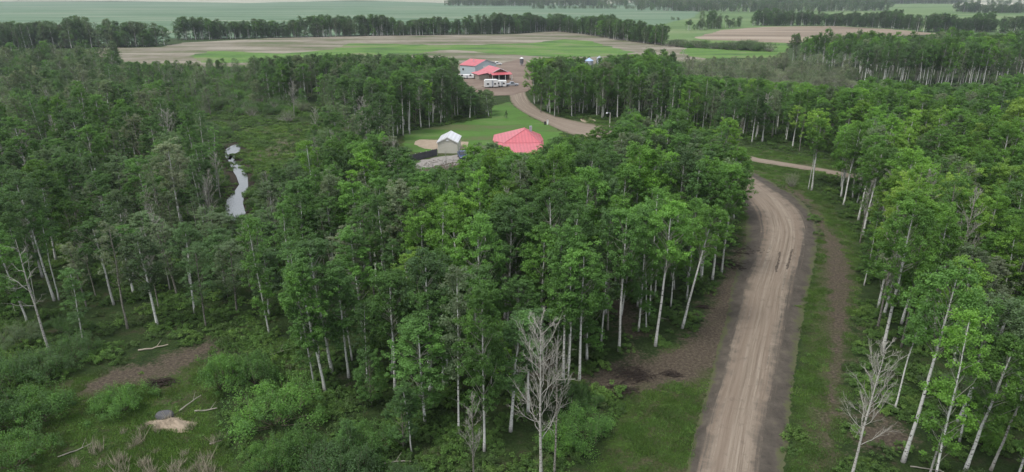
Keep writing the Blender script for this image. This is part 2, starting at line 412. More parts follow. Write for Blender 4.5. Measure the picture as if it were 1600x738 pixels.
def gravel_mat(name, shoulders, tan=1.0):
    m, N, L = nm(name); tc = N.new('ShaderNodeTexCoord'); ob = tc.outputs['Object']
    def attr(n_):
        a = N.new('ShaderNodeAttribute'); a.attribute_name = n_; return a.outputs['Fac']
    cv = N.new('ShaderNodeCombineXYZ'); L.new(math_(N, L, 'MULTIPLY', attr('m'), 2.6), cv.inputs[0]); L.new(math_(N, L, 'MULTIPLY', attr('w'), 0.05), cv.inputs[1])
    streak = noise(N, L, cv.outputs[0], 1.0, 6, 0.75)
    cv2 = N.new('ShaderNodeCombineXYZ'); L.new(math_(N, L, 'MULTIPLY', attr('m'), 0.8), cv2.inputs[0]); L.new(math_(N, L, 'MULTIPLY', attr('w'), 0.02), cv2.inputs[1])
    band = noise(N, L, cv2.outputs[0], 1.0, 3, 0.6)
    fine = noise(N, L, ob, 14, 5, 0.8); blot = noise(N, L, ob, 0.5, 5, 0.7)
    g = ramp(N, L, streak, [(0.34, (.132,.105,.080)), (0.47, (.225,.182,.142)), (0.56, (.275,.228,.180)), (0.68, (.350,.300,.245))]).outputs[0]
    g = mixc(N, L, ramp(N, L, band, [(0.42, (0, 0, 0)), (0.6, (0.6, 0.6, 0.6))]).outputs[0], g, (.190, .146, .112))
    g = mixc(N, L, ramp(N, L, noise(N, L, ob, 0.9, 6, 0.75), [(0.56, (0, 0, 0)), (0.68, (.55, .55, .55))]).outputs[0], g, (.130, .104, .084))
    g = mixc(N, L, 0.5, g, mixc(N, L, fine, (0.5, 0.5, 0.5), (1.5, 1.5, 1.5)), 'MULTIPLY')
    d = ramp(N, L, blot, [(0.32, (.056,.048,.040)), (0.55, (.092,.079,.065)), (0.75, (.140,.120,.092))]).outputs[0]
    d = mixc(N, L, 0.5, d, mixc(N, L, fine, (0.5, 0.5, 0.5), (1.5, 1.5, 1.5)), 'MULTIPLY')
    gc = mixc(N, L, blot, (.060, .085, .030), (.110, .100, .060))
    if shoulders:
        # rails: 0 outer left, 1 gravel left, 2 gravel right, 3 outer right
        a = math_(N, L, 'ABSOLUTE', math_(N, L, 'SUBTRACT', attr('u'), 1.5))
        s = math_(N, L, 'MULTIPLY_ADD', streak, 1.3, math_(N, L, 'MULTIPLY_ADD', blot, 1.0, a))
        f = ramp(N, L, math_(N, L, 'SUBTRACT', s, 1.15), [(0.36, (0, 0, 0)), (0.66, (1, 1, 1))]).outputs[0]
        col = mixc(N, L, f, g, d)
        s2 = math_(N, L, 'MULTIPLY_ADD', blot, 1.8, math_(N, L, 'MULTIPLY_ADD', fine, 0.8, a))
        f2 = ramp(N, L, math_(N, L, 'SUBTRACT', s2, 1.75), [(0.76, (0, 0, 0)), (0.98, (1, 1, 1))]).outputs[0]
        col = mixc(N, L, f2, col, gc)
    else:
        a = math_(N, L, 'ABSOLUTE', math_(N, L, 'SUBTRACT', attr('u'), 0.5))
        s2 = math_(N, L, 'MULTIPLY_ADD', blot, 0.30, math_(N, L, 'MULTIPLY_ADD', fine, 0.10, a))
        f2 = ramp(N, L, math_(N, L, 'SUBTRACT', s2, 0.20), [(0.38, (0, 0, 0)), (0.50, (1, 1, 1))]).outputs[0]
        col = mixc(N, L, f2, g, gc)
    return finish(m, N, L, col, 0.95, 0.15, bump=math_(N, L, 'MULTIPLY_ADD', streak, 0.8, fine), bstr=0.8, bdist=0.05)
M_road = gravel_mat('road_gravel', True)
M_drive = gravel_mat('drive_gravel', False)
def extend_down(r, slope):   # carry the rail behind the frame's lower edge
    return [(r[0][0]+slope*1.3, r[0][1]+190), (r[0][0]+slope*0.6, r[0][1]+90)]+r
rails = [extend_down(r, s) for r, s in ((sh_L, -45), (road_L, -42), (road_R, -25), (sh_R, -16))]
ribbon('gravel_road', rails, [0.0, 0.22, 0.22, 0.0], M_road, k=26)
ribbon('driveway', [drive_B, drive_A], [0.02, 0.02], M_drive, z0=0.03)
ribbon('cross_road', [cross_B, cross_A], [0.03, 0.03], M_drive, z0=0.02)

# skid marks on the gravel
mb = MB()
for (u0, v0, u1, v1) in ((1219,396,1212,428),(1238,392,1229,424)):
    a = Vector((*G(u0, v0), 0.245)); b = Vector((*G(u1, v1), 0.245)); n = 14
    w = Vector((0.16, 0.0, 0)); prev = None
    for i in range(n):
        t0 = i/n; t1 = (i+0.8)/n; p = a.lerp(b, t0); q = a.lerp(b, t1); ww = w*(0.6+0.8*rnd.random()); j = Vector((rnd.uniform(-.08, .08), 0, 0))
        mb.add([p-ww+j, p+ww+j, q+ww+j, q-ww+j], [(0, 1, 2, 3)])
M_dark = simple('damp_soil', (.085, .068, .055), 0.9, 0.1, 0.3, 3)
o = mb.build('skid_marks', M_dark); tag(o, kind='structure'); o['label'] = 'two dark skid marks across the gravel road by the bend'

# ------------------------------------------------------------------ fields beyond the farm
def field_mat(name, stops, sx, sy, scale=1.0, fine=0.5, rot=0.0):
    m, N, L = nm(name); tc = N.new('ShaderNodeTexCoord')
    mp = N.new('ShaderNodeMapping'); mp.inputs['Scale'].default_value = (sx, sy, 1); mp.inputs['Rotation'].default_value = (0, 0, rot); L.new(tc.outputs['Object'], mp.inputs[0])
    a = noise(N, L, mp.outputs[0], scale, 7, 0.62, 0.4); b = noise(N, L, tc.outputs['Object'], fine, 6, 0.75)
    s = math_(N, L, 'MULTIPLY_ADD', a, 0.75, math_(N, L, 'MULTIPLY', b, 0.25))
    return finish(m, N, L, ramp(N, L, s, stops).outputs[0], 0.95, 0.1, bump=b, bstr=0.6, bdist=0.2)
M_stub = field_mat('stubble', [(0.38, (.075,.110,.042)), (0.45, (.135,.135,.080)), (0.51, (.190,.168,.130)), (0.60, (.270,.245,.195))], .010, .045, 1.0, .12)
M_swath = field_mat('green_swath', [(0.38, (.060,.100,.040)), (0.47, (.080,.160,.036)), (0.54, (.110,.195,.045)), (0.62, (.165,.165,.095))], .02, .05)
M_crop = field_mat('young_crop', [(0.38, (.070,.125,.070)), (0.47, (.100,.165,.095)), (0.54, (.125,.190,.115)), (0.63, (.220,.235,.170))], .003, .020)
M_crop2 = field_mat('right_crop', [(0.40, (.075,.125,.045)), (0.50, (.110,.180,.062)), (0.60, (.160,.200,.095))], .004, .012)
M_tan = field_mat('tilled_tan', [(0.40, (.170,.135,.100)), (0.50, (.250,.200,.150)), (0.60, (.320,.265,.205))], .004, .02)
M_pale = field_mat('pale_sunlit_tan', [(0.40, (.200,.220,.150)), (0.50, (.330,.320,.250)), (0.6, (.480,.450,.370))], .002, .006)  # pale tan, with distant sunlight brightened into the colour
def pxsheet(name, pts, z, mat, step=6, amp=1.0, seed=1, label=None):
    return sheet(name, ragged(gp(pts), step, amp, seed), z, mat, label)
pxsheet('crop_field', [(-400,66),(-400,4),(400,3),(720,2),(1000,6),(1100,20),(1060,66),(860,44),(500,58),(270,60),(250,68)], 0.03, M_crop, 25, 1.5, 1, 'blue green young crop field beyond the shelterbelt')
pxsheet('pale_field', [(-300,4.5),(-300,-4),(1700,-4),(1700,2),(1640,12),(1500,12),(1480,2),(1000,3),(940,7),(700,5),(560,1),(380,5),(180,2)], 0.10, M_pale, 60, 6, 2, 'pale tan field on the skyline with sunlight painted into its colour')
pxsheet('hay_field', [(950,50),(1010,44),(1080,28),(1100,14),(1380,6),(1500,3),(1750,12),(1750,60),(1620,58),(1500,52),(1400,52),(1130,48),(1100,70),(1050,72)], 0.05, M_crop2, 25, 2, 3, 'green hay field beyond the broken tree row')
pxsheet('stubble_field', [(140,98),(150,75),(250,74),(285,67),(420,60),(600,56),(800,54),(870,49),(960,58),(1060,72),(1120,84),(1090,100),(960,112),(830,128),(700,128),(640,108),(480,106),(300,104)], 0.05, M_stub, 8, 1.0, 4, 'tan stubble field around the farmyard')
pxsheet('green_swath', [(290,88),(330,80),(440,84),(520,78),(545,68),(700,71),(830,68),(880,62),(920,64),(985,82),(960,88),(880,90),(800,86),(700,78),(620,88),(560,92),(420,98),(320,98)], 0.09, M_swath, 7, 1.6, 5, 'ragged bright green swath across the stubble field')
pxsheet('tilled_field', [(1088,58),(1130,47),(1200,42),(1300,41),(1390,46),(1470,53),(1420,56),(1300,58),(1240,68),(1180,66),(1100,62)], 0.09, M_tan, 10, 1.2, 6, 'tan tilled field in front of the broken tree row')
pxsheet('green_pasture', [(1075,72),(1088,60),(1130,58),(1230,66),(1230,90),(1100,92),(1060,84)], 0.075, M_swath, 8, 1.2, 7, 'green pasture strip below the tilled field')
pxsheet('farmyard', [(712,118),(760,106),(815,92),(828,100),(836,120),(832,140),(800,150),(760,150),(715,140)], 0.10, field_mat('yard_dirt', [(0.30, (.110,.080,.062)), (0.5, (.185,.140,.112)), (0.7, (.25,.20,.16))], .05, .08, 1.0), 5, 0.8, 8, 'brown dirt farmyard in front of the red roofed shop')
M_sand = simple('sandy_soil', (.33, .265, .20), 0.95, 0.1, 0.35, 0.8)
M_lawn = field_mat('mown_lawn', [(0.40, (.100,.120,.050)), (0.47, (.070,.138,.032)), (0.53, (.078,.162,.034)), (0.62, (.11,.165,.055))], .04, .10, 1.0, .9)
pxsheet('lawn', [(632,206),(655,203),(700,194),(766,184),(770,166),(797,160),(830,184),(866,199),(884,212),(880,235),(850,262),(760,262),(722,238),(640,238),(628,225)], 0.015, M_lawn, 1.5, 0.4, 12, 'mown green lawn around the red roofed house')
pxsheet('sand_patch', [(645,226),(655,219),(690,219),(730,222),(735,232),(700,236),(672,234)], 0.02, M_sand, 1.5, 0.4, 9, 'bare sandy soil behind the shed')
pxsheet('gravel_pad', [(638,257),(660,250),(690,244),(722,243),(728,250),(690,258),(652,264)], 0.02, simple('pale_rubble', (.27, .25, .23), 0.95, 0.1, 0.4, 1.2), 1.2, 0.4, 10, 'pale gravel pad in front of the board fence')
pxsheet('sand_spot', [(905,186),(925,184),(930,189),(915,192)], 0.02, M_sand, 1.2, 0.3, 11, 'small sandy patch beside the driveway')

# ------------------------------------------------------------------ tree builders
def leaves(cent, rad, per, size, r, flat=0.62, up=0.7, cval=None):
    """clumps of small leaf faces: cent (n,3), rad (n,)"""
    n = len(cent); k = per
    d = r.normal(size=(n, k, 3)); d /= np.linalg.norm(d, axis=2)[..., None]+1e-9
    rr = r.random((n, k, 1))**0.45
    p = cent[:, None]+d*rr*rad[:, None, None]*np.array([1, 1, flat])
    nrm = d*0.6+r.normal(size=(n, k, 3))*0.55+np.array([0, 0, up])
    nrm /= np.linalg.norm(nrm, axis=2)[..., None]
    ref = r.normal(size=(n, k, 3)); t = np.cross(nrm, ref); t /= np.linalg.norm(t, axis=2)[..., None]+1e-9
    b = np.cross(nrm, t)
    s = size*(0.6+0.8*r.random((n, k, 1)))
    V = np.stack([p-t*s*0.62, p-b*s*0.45+nrm*s*0.08, p+t*s*0.62, p+b*s*0.45+nrm*s*0.08], 2).reshape(-1, 3)
    F = np.arange(n*k*4).reshape(-1, 4)
    cv = (r.random(n) if cval is None else cval)
    cv = np.clip(np.repeat(cv, k*4)+np.repeat(r.normal(0, 0.12, n*k), 4), 0, 1)
    return V, F, cv
def bent(a, b, k, r, amp):
    a = np.array(a, float); b = np.array(b, float); t = np.linspace(0, 1, k)[:, None]
    p = a*(1-t)+b*t; L_ = np.linalg.norm(b-a)
    w = np.sin(t*np.pi)
    return p+w*r.normal(0, amp*L_, 3)[None]+np.concatenate([np.zeros((1, 3)), r.normal(0, amp*L_*0.25, (k-2, 3)), np.zeros((1, 3))])
def trunk_path(H, r, wob=0.02, lean=0.03):
    k = 9; z = np.linspace(0, H, k)
    a = r.uniform(0, 6.28)
    off = np.cumsum(r.normal(0, wob*H/k, (k, 2)), 0)+(z[:, None]*lean)*np.array([math.cos(a), math.sin(a)])*(z[:, None]/H)**0.3
    off -= off[0]
    return np.concatenate([off, z[:, None]], 1)
def at_path(p, z):
    return np.array([np.interp(z, p[:, 2], p[:, i]) for i in range(3)])
LIMB = {}
def aspen(seed, H=15.0, cb=0.42, Rc=2.4, ncl=46, dens=1.0, lsize=0.125, ragged_=0.2, r0=0.15, sparse=0.0, cluster=0.85, sub=5, per=62, pull=.38):
    r = np.random.default_rng(seed)
    tp = trunk_path(H*0.95, r)
    rad = np.interp(tp[:, 2], [0, 0.6, H*0.6, H], [r0*1.35, r0, r0*0.6, 0.03])
    wood = [tube(tp, rad, 8)]
    ph = r.uniform(0, 6.28, 4); cents = []; cvl = []
    top = H
    nl = r.integers(8, 13); lobes = []
    for i in range(nl):
        t = ((i+.5)/nl)**0.8; z = H*cb+(top-H*cb)*t*0.96; az = i*2.6+r.normal(0, .4)
        prof = math.sqrt(max(0.02, 1-(t**4.2)))*(0.55+0.45*min(1, t/0.4)); rr = Rc*prof*r.uniform(.55, .92)
        ax = at_path(tp, min(z, H*.93)); lobes.append((ax[0]+rr*math.cos(az), ax[1]+rr*math.sin(az), z))
    lobes = np.array(lobes); lobv = r.random(nl)
    for i in range(ncl):
        t = (i+r.random())/ncl; t = t**0.85
        z = H*cb+(top-H*cb)*t
        prof = math.sqrt(max(0.02, 1-(t**4.0)))*(0.50+0.50*min(1, t/0.40))
        az = i*2.399+r.normal(0, 0.4)
        lob = 1+ragged_*math.sin(2*az+ph[0]+t*3)+ragged_*math.sin(3*az+ph[1]-t*5)
        fr = r.uniform(0.35, 1.0)**0.6
        rr = Rc*prof*lob*fr
        ax = at_path(tp, min(z, H*0.93))
        c = np.array([ax[0]+rr*math.cos(az), ax[1]+rr*math.sin(az), z+r.normal(0, 0.25)])
        ln_ = np.linalg.norm((lobes-c)*np.array([1, 1, .8]), axis=1).argmin(); c = c*(1-pull)+lobes[ln_]*pull; cvl.append(lobv[ln_]*.6+r.random()*.4)
        cents.append(c)
        zs = max(H*cb*0.85, z-rr*r.uniform(0.6, 1.3)-0.4); s = at_path(tp, min(zs, H*0.9))
        bp = bent(s, c, 5, r, 0.05)
        br = np.linspace(0.018+0.010*rr, 0.007, 5)
        wood.append(tube(bp, br, 4)); 
    cents = np.array(cents)
    # sub-clumps around each branch end
    sc = cents[:, None]+r.normal(0, 1, (ncl, sub, 3))*np.array([0.48, 0.48, 0.34])*cluster
    cv = np.repeat(np.array(cvl), sub)
    sc = sc.reshape(-1, 3)
    keep = r.random(len(sc)) > sparse
    sc = sc[keep]; cv = cv[keep]
    rad_ = r.uniform(0.30, 0.58, len(sc))*cluster
    LV, LF, lc = leaves(sc, rad_, max(6, int(per*dens)), lsize, r, cval=cv)
    # a few stray low stubs
    for i in range(5):
        z = H*r.uniform(min(0.18, cb*0.8), cb); s = at_path(tp, z); az = r.uniform(0, 6.28); l = r.uniform(0.3, 1.0)
        wood.append(tube(np.array([s, s+np.array([math.cos(az)*l, math.sin(az)*l, r.uniform(-.1, .4)])]), [0.02, 0.008], 3))
    WV, WF = merge(wood)
    LIMB[len(WV)] = len(wood[0][0])
    return (WV, WF), (LV, LF, lc)
def bare(seed, H=14.0, cb=0.35, Rc=2.6, n1=16, n2=5, n3=4, r0=0.14, up=0.75, dead=False, forks=1):
    """a leafless tree: trunk, rising limbs, twigs; the twigs are the second mesh"""
    r = np.random.default_rng(seed)
    tp = trunk_path(H*(0.9 if not dead else 0.97), r, 0.03 if dead else 0.018, 0.05)
    k = len(tp); rad = np.interp(tp[:, 2], [0, 0.6, H*0.6, H], [r0*1.35, r0, r0*0.5, 0.02])
    wood = [tube(tp, rad, 8)]; tw = []
    for i in range(n1):
        t = (i+r.random())/n1; z = H*(cb+(0.90-cb)*t**0.9)
        s = at_path(tp, z); az = i*2.4+r.normal(0, 0.5)
        ln = Rc*(1.05-0.75*t)*r.uniform(0.6, 1.25); el = up*r.uniform(0.7, 1.25)
        e = s+np.array([math.cos(az)*math.cos(el), math.sin(az)*math.cos(el), math.sin(el)])*ln*1.35
        bp = bent(s, e, 6, r, 0.07); bp[:, 2] += np.linspace(0, 1, 6)**2*0.25*ln*(0.5 if not dead else -0.2)
        b0 = r0*0.26*(1-0.45*t)
        wood.append(tube(bp, np.linspace(b0, 0.012, 6), 5))
        for j in range(n2):
            q = r.uniform(0.3, 1.0); s2 = bp[min(5, int(q*5))]
            d = (bp[-1]-bp[0])/ln+r.normal(0, 0.55, 3)+np.array([0, 0, 0.4 if not dead else 0.1]); d /= np.linalg.norm(d)
            l2 = ln*r.uniform(0.3, 0.62); e2 = s2+d*l2; b2 = bent(s2, e2, 4, r, 0.06)
            tw.append(tube(b2, np.linspace(0.015, 0.008, 4), 3))
            for m_ in range(n3):
                s3 = b2[r.integers(1, 4)]; d3 = d+r.normal(0, 0.5, 3)+np.array([0, 0, 0.25]); d3 /= np.linalg.norm(d3)
                tw.append(tube(np.array([s3, s3+d3*l2*r.uniform(0.3, 0.6)]), [0.009, 0.005], 3))
    if not tw: tw = [tube(np.array([tp[-2], tp[-1]]), [0.02, 0.01], 3)]
    return merge(wood), merge(tw)
def bush(seed, Rb=2.2, H=2.6, ncl=95, per=150, lsize=0.065, stemn=22, skirt=0.0):
    r = np.random.default_rng(seed); wood = []; c = []
    ph = r.uniform(0, 6.28, 3)
    for i in range(ncl):
        az = r.uniform(0, 6.28); e = r.random()**0.8
        lob = 1+0.22*math.sin(2*az+ph[0])+0.18*math.sin(4*az+ph[1])
        rr = Rb*lob*math.sqrt(r.random())*1.0
        zt = H*math.sqrt(max(0.05, 1-(rr/(Rb*1.4))**2))*(0.82+0.18*math.sin(3*az+ph[2]))
        z = zt*(1-0.55*r.random()**2)
        c.append((rr*math.cos(az), rr*math.sin(az), max(0.25, z*(1 if r.random() > skirt else 0.5))))
    c = np.array(c)
    for i in range(stemn):
        e = c[r.integers(0, ncl)]; s = np.array([e[0]*0.15, e[1]*0.15, 0])
        wood.append(tube(bent(s, e, 4, r, 0.06), np.linspace(0.035, 0.010, 4), 3))
    LV, LF, lc = leaves(c, r.uniform(0.20, 0.66, ncl)*Rb/2.2, per, lsize, r, flat=0.95, up=0.5, cval=r.random(ncl))
    k_ = 26; a_ = r.uniform(0, 6.28, k_); q_ = Rb*0.9*np.sqrt(r.random(k_))        # long shoots that break the outline
    for j_ in range(k_):
        b_ = np.array([q_[j_]*math.cos(a_[j_]), q_[j_]*math.sin(a_[j_]), H*.6]); t_ = b_+np.array([r.normal(0, .25), r.normal(0, .25), H*r.uniform(.3, .62)])
        wood.append(tube(np.array([b_, t_]), [0.012, 0.005], 3))
        v_, f_, c_ = leaves((b_[None]*.35+t_[None]*.65), np.array([.22]), 45, lsize, r, flat=2.2, up=.2); LF = np.concatenate([LF, f_+len(LV)]); LV = np.concatenate([LV, v_]); lc = np.concatenate([lc, c_])
    WV, WF = merge(wood)
    return (WV, WF), (LV, LF, lc)
def spruce(seed, H=2.4):
    r = np.random.default_rng(seed); c = []; rad = []
    for i in range(60):
        t = r.random(); az = r.uniform(0, 6.28); rr = 0.36*H*(1-t)*math.sqrt(r.uniform(.3, 1)); c.append((rr*math.cos(az), rr*math.sin(az), 0.1*H+0.9*H*t)); rad.append(0.18*(1-t)*H/2+0.07)
    w = tube(np.array([(0, 0, 0), (0, 0, H)]), [0.06, 0.01], 6)
    return w, leaves(np.array(c), np.array(rad), 40, 0.07, r)

TREE_H = 15.0
def proto(kind, i, gen, mat_w, mat_c, rest=(('trunk', 0), ('crown', 1))):
    (WV, WF), Lf = gen
    lb_ = (np.arange(len(WV)) >= LIMB[len(WV)]).astype(float) if (kind in ('aspen', 'full', 'grey', 'slim', 'young')) else np.zeros(len(WV))
    wm = make_mesh(kind+'_wood', WV, quads=WF, smooth=True, attrs={'limb': lb_}); wm.materials.append(mat_w)
    if len(Lf) == 3: cm = make_mesh(kind+'_leaf', Lf[0], quads=Lf[1], attrs={'clv': Lf[2]}); 
    else: cm = make_mesh(kind+'_twig', Lf[0], quads=Lf[1])
    cm.materials.append(mat_c)
    # the same tree as one mesh, for the mass of trees
    V = np.concatenate([WV, Lf[0]]); F = np.concatenate([WF, Lf[1]+len(WV)])
    mi = np.concatenate([np.zeros(len(WF), int), np.ones(len(Lf[1]), int)])
    at = {'clv': np.concatenate([np.zeros(len(WV)), Lf[2] if len(Lf) == 3 else np.zeros(len(Lf[0]))]), 'limb': np.concatenate([lb_, np.zeros(len(Lf[0]))])}
    jm = make_mesh(kind+'_whole', V, quads=F, mi=mi, attrs=at); jm.materials.append(mat_w); jm.materials.append(mat_c)
    return {'wood': wm, 'crown': cm, 'whole': jm, 'kind': kind}
PROT = {}
PROT['aspen'] = [proto('aspen', i, aspen(100+i, *a), M_bark, M_leaf) for i, a in enumerate([
    (15, .44, 2.5, 54), (15, .54, 2.5, 46), (15, .40, 2.1, 48), (15, .60, 2.9, 46), (15, .48, 1.9, 40), (15, .42, 3.0, 62), (15, .64, 2.4, 38), (15, .36, 2.4, 56)])]
PROT['full'] = [proto('full', i, aspen(250+i, *a, r0=.13, per=58), M_bark, M_leaf) for i, a in enumerate([
    (15, .20, 2.6, 70), (15, .26, 2.3, 62), (15, .16, 2.2, 66), (15, .24, 2.9, 74)])]
PROT['grey'] = [proto('grey', i, aspen(200+i, *a, dens=.8, lsize=.115, sparse=sp, r0=.12, ragged_=.3), M_barkg, M_leaf) for i, (a, sp) in enumerate([
    ((15, .30, 2.2, 40), .25), ((15, .38, 1.8, 34), .35), ((15, .25, 2.5, 46), .3), ((15, .45, 2.0, 30), .4)])]
PROT['slim'] = [proto('slim', i, aspen(300+i, *a, dens=.8, sparse=sp, r0=.095), M_bark, M_leaf) for i, (a, sp) in enumerate([
    ((15, .35, 1.3, 30), .1), ((15, .25, 1.5, 36), .15), ((15, .55, 1.2, 22), .15), ((15, .2, 1.4, 38), .1)])]
PROT['bare'] = [proto('bare', i, bare(400+i, *a), M_barkp if i % 2 == 0 else M_barkg, M_twig) for i, a in enumerate([
    (15, .24, 2.9, 30, 7, 5, .13, .95), (15, .42, 1.8, 20, 6, 5, .11, 1.05), (15, .50, 1.4, 16, 6, 5, .09, 1.1), (15, .32, 2.1, 22, 7, 5, .12, 1.0)])]
PROT['dead'] = [proto('dead', i, bare(450+i, *a, dead=True), M_barkp, M_twig) for i, a in enumerate([
    (15, .40, 2.4, 9, 3, 2, .15, .55), (15, .55, 1.8, 7, 2, 2, .14, .7), (15, .35, 2.0, 8, 2, 1, .12, .4)])]
PROT['young'] = [proto('young', i, aspen(500+i, 15, .10, rc, 60, .9, .17, .25, .09, .05, 1.15), M_barkg, M_leaf) for i, rc in enumerate((3.4, 4.2, 3.8))]
PROT['bush'] = [proto('bush', i, bush(600+i, *a), M_stem, M_leaf) for i, a in enumerate([(2.2, 2.4), (2.6, 2.8), (2.0, 2.9), (2.4, 2.0)])]
PROT['brush'] = [proto('brush', i, bush(650+i, 2.3, 2.8, 70, 40, .08, 110), M_twig, M_leaf) for i in range(2)]
BASEH = {'bush': 2.6, 'brush': 2.8}
def base_h(k): return BASEH.get(k, 15.0)

# ------------------------------------------------------------------ where trees may stand: stands, and what must stay in sight
KEEP = [  # (outline in the photo, distance of the thing it belongs to or None for bare ground)
 ([(905,738),(935,690),(965,645),(950,612),(912,600),(925,575),(985,562),(1020,552),(1080,525),(1110,450),(1150,400),(1158,340),(1166,300),(1158,288),(1180,286),(1225,300),(1262,300),(1275,340),(1335,372),(1340,500),(1322,560),(1300,640),(1290,760),(900,760)], None),
 ([(1160,243),(1262,258),(1262,290),(1235,296),(1165,285)], None),
 ([(798,128),(825,128),(824,150),(850,172),(905,184),(950,200),(956,206),(942,218),(900,212),(870,204),(830,190),(795,165)], None),
 ([(650,206),(770,186),(800,182),(840,186),(862,200),(855,212),(840,212),(825,204),(785,214),(770,224),(725,224),(650,214),(632,225),(632,208)], None),
 ([(770,165),(798,160),(800,180),(772,184)], None),
 ([(776,222),(822,205),(846,218),(846,238),(800,236)], 160),
 ([(682,224),(699,208),(718,222),(718,242),(684,244)], 158),
 ([(630,240),(684,228),(684,244),(632,258)], 158),
 ([(650,246),(700,243),(735,246),(728,258),(660,262)], 150),
 ([(716,92),(762,92),(804,108),(804,136),(742,140),(720,124)], 285),
 ([(803,84),(826,84),(826,122),(803,122)], 300),
 ([(911,84),(944,84),(944,98),(911,98)], 340),
 ([(346,254),(392,252),(392,334),(346,340)], None),
 ([(350,228),(380,222),(380,250),(350,250)], None),
 ([(385,205),(475,200),(475,225),(440,258),(388,262)], None),
 ([(1190,282),(1262,300),(1262,268),(1195,262)], None),
 ([(115,622),(170,580),(280,548),(330,536),(335,545),(290,575),(240,592),(160,618)], None),
 ([(225,650),(330,640),(340,738),(90,738),(150,690)], None),
 ([(340,560),(350,600),(240,640),(230,620)], None),
 ([(430,545),(470,545),(470,600),(436,600)], None),
 ([(190,76),(260,76),(1000,66),(1010,84),(930,86),(800,90),(640,84),(520,82),(300,92),(190,96)], None),
 ([(948,176),(956,176),(956,206),(948,206)], 186),
 ([(1030,96),(1235,94),(1330,112),(1345,138),(1250,128),(1150,120),(1060,114)], 275),
 ([(1345,92),(1560,96),(1560,128),(1460,126),(1345,118)], 262),
 ([(310,112),(395,112),(395,160),(470,165),(470,190),(320,190)], 215),
 ([(1060,60),(1225,60),(1215,84),(1080,88)], None),
]
def blocked(x, y, h, r, kindc=0.45):
    x = np.asarray(x); out = np.zeros(x.shape, bool)
    pts = [(0, 1.0), (0, .85), (-.8, .75), (.8, .75), (-.95, .55), (.95, .55), (0, .6), (0, .3), (0, .12)]
    if kindc < 0.2: pts += [(-.9, .3), (.9, .3), (-.9, .1), (.9, .1)]
    for dx, dz in pts:
        u, v = Pv(x+dx*r, y, h*dz)
        for poly, dist in KEEP:
            hit = inpoly(u, v, poly)
            if dist is not None: hit &= (y < dist-1)
            out |= hit
    return out
TREES = []   # dict(kind, i, x, y, h, w, rz, tint, lean, label)
def put(kind, x, y, h, tint, i=None, w=1.0, lean=None, label=None, force=False, rz=None, group=None):
    TREES.append(dict(kind=kind, i=rnd.randrange(len(PROT[kind])) if i is None else i, x=x, y=y, h=h, w=w, tint=tint,
        rz=rnd.uniform(0, 6.28) if rz is None else rz, lean=(rnd.gauss(0, .03), rnd.gauss(0, .03)) if lean is None else lean, label=label, force=force, group=group))
def scatter(poly, spacing, mix, hr, tint, keep=True, jit=0.42, xr=(-420, 460), yr=(24, 620), lowok=True, seed=0, minh=4.0):
    r = np.random.default_rng(900+seed)
    xs = np.arange(xr[0], xr[1], spacing); ys = np.arange(yr[0], yr[1], spacing)
    X_, Y_ = np.meshgrid(xs, ys); X_[::2] += spacing/2
    x = X_.ravel()+r.uniform(-jit, jit, X_.size)*spacing; y = Y_.ravel()+r.uniform(-jit, jit, X_.size)*spacing
    u, v = Pv(x, y, 0*x)
    k = inpoly(u, v, poly) & (u > -250) & (u < 1900)
    x, y, u, v = x[k], y[k], u[k], v[k]
    # slow drift of height and colour through the stand
    fld = np.sin(x*0.11+seed)+np.sin(y*0.13+x*0.05+seed*2)+np.sin(x*0.31-y*0.27)*0.7
    kinds = list(mix); pr = np.array([mix[q] for q in kinds], float); pr /= pr.sum()
    kk = r.choice(len(kinds), len(x), p=pr)
    h = r.uniform(hr[0]-.8, hr[1]+.8, len(x))*(1+0.07*fld)
    tn = r.normal(tint, 0.11, len(x))+0.045*fld
    for q, kd in enumerate(kinds):
        s = kk == q
        if kd in ('young',): h[s] *= 0.62
        if kd == 'bush': h[s] = r.uniform(1.8, 3.2, s.sum())
        if kd == 'brush': h[s] = r.uniform(2.0, 4.0, s.sum())
        if kd in ('bare', 'dead'): h[s] *= r.uniform(0.8, 1.05, s.sum())
        if kd == 'grey': tn[s] -= 0.17
    pale = r.random(len(x)) < .10
    tn[pale] = r.uniform(.05, .30, pale.sum())
    rad = np.where(np.isin(kk, [kinds.index(q) for q in kinds if q in ('bush', 'brush')]), 2.2, 2.0+0.7*h/15)
    ok = ~blocked(x, y, h, rad)
    for step in range(4):
        bad = ~ok & (h*0.78 > minh)
        if not bad.any(): break
        h = np.where(bad, h*0.78, h); rad = np.where(bad, np.maximum(rad*0.85, 1.2), rad)
        ok = ok | (bad & ~blocked(x, y, h, rad, 0.1 if step > 1 else 0.45))
    for j in range(len(x)):
        if not ok[j]: continue
        kd = kinds[kk[j]]
        if kd not in ('bush', 'brush', 'young') and h[j] < 7: kd = 'young'
        hh = h[j]
        w = 1.0 if kd != 'young' else 1.0
        if kd in ('aspen', 'full', 'grey'): w = r.uniform(.85, 1.22)*(1 if hh > 11 else 1.15)
        put(kd, float(x[j]), float(y[j]), float(hh), float(np.clip(tn[j], 0.02, .98)), w=float(w))

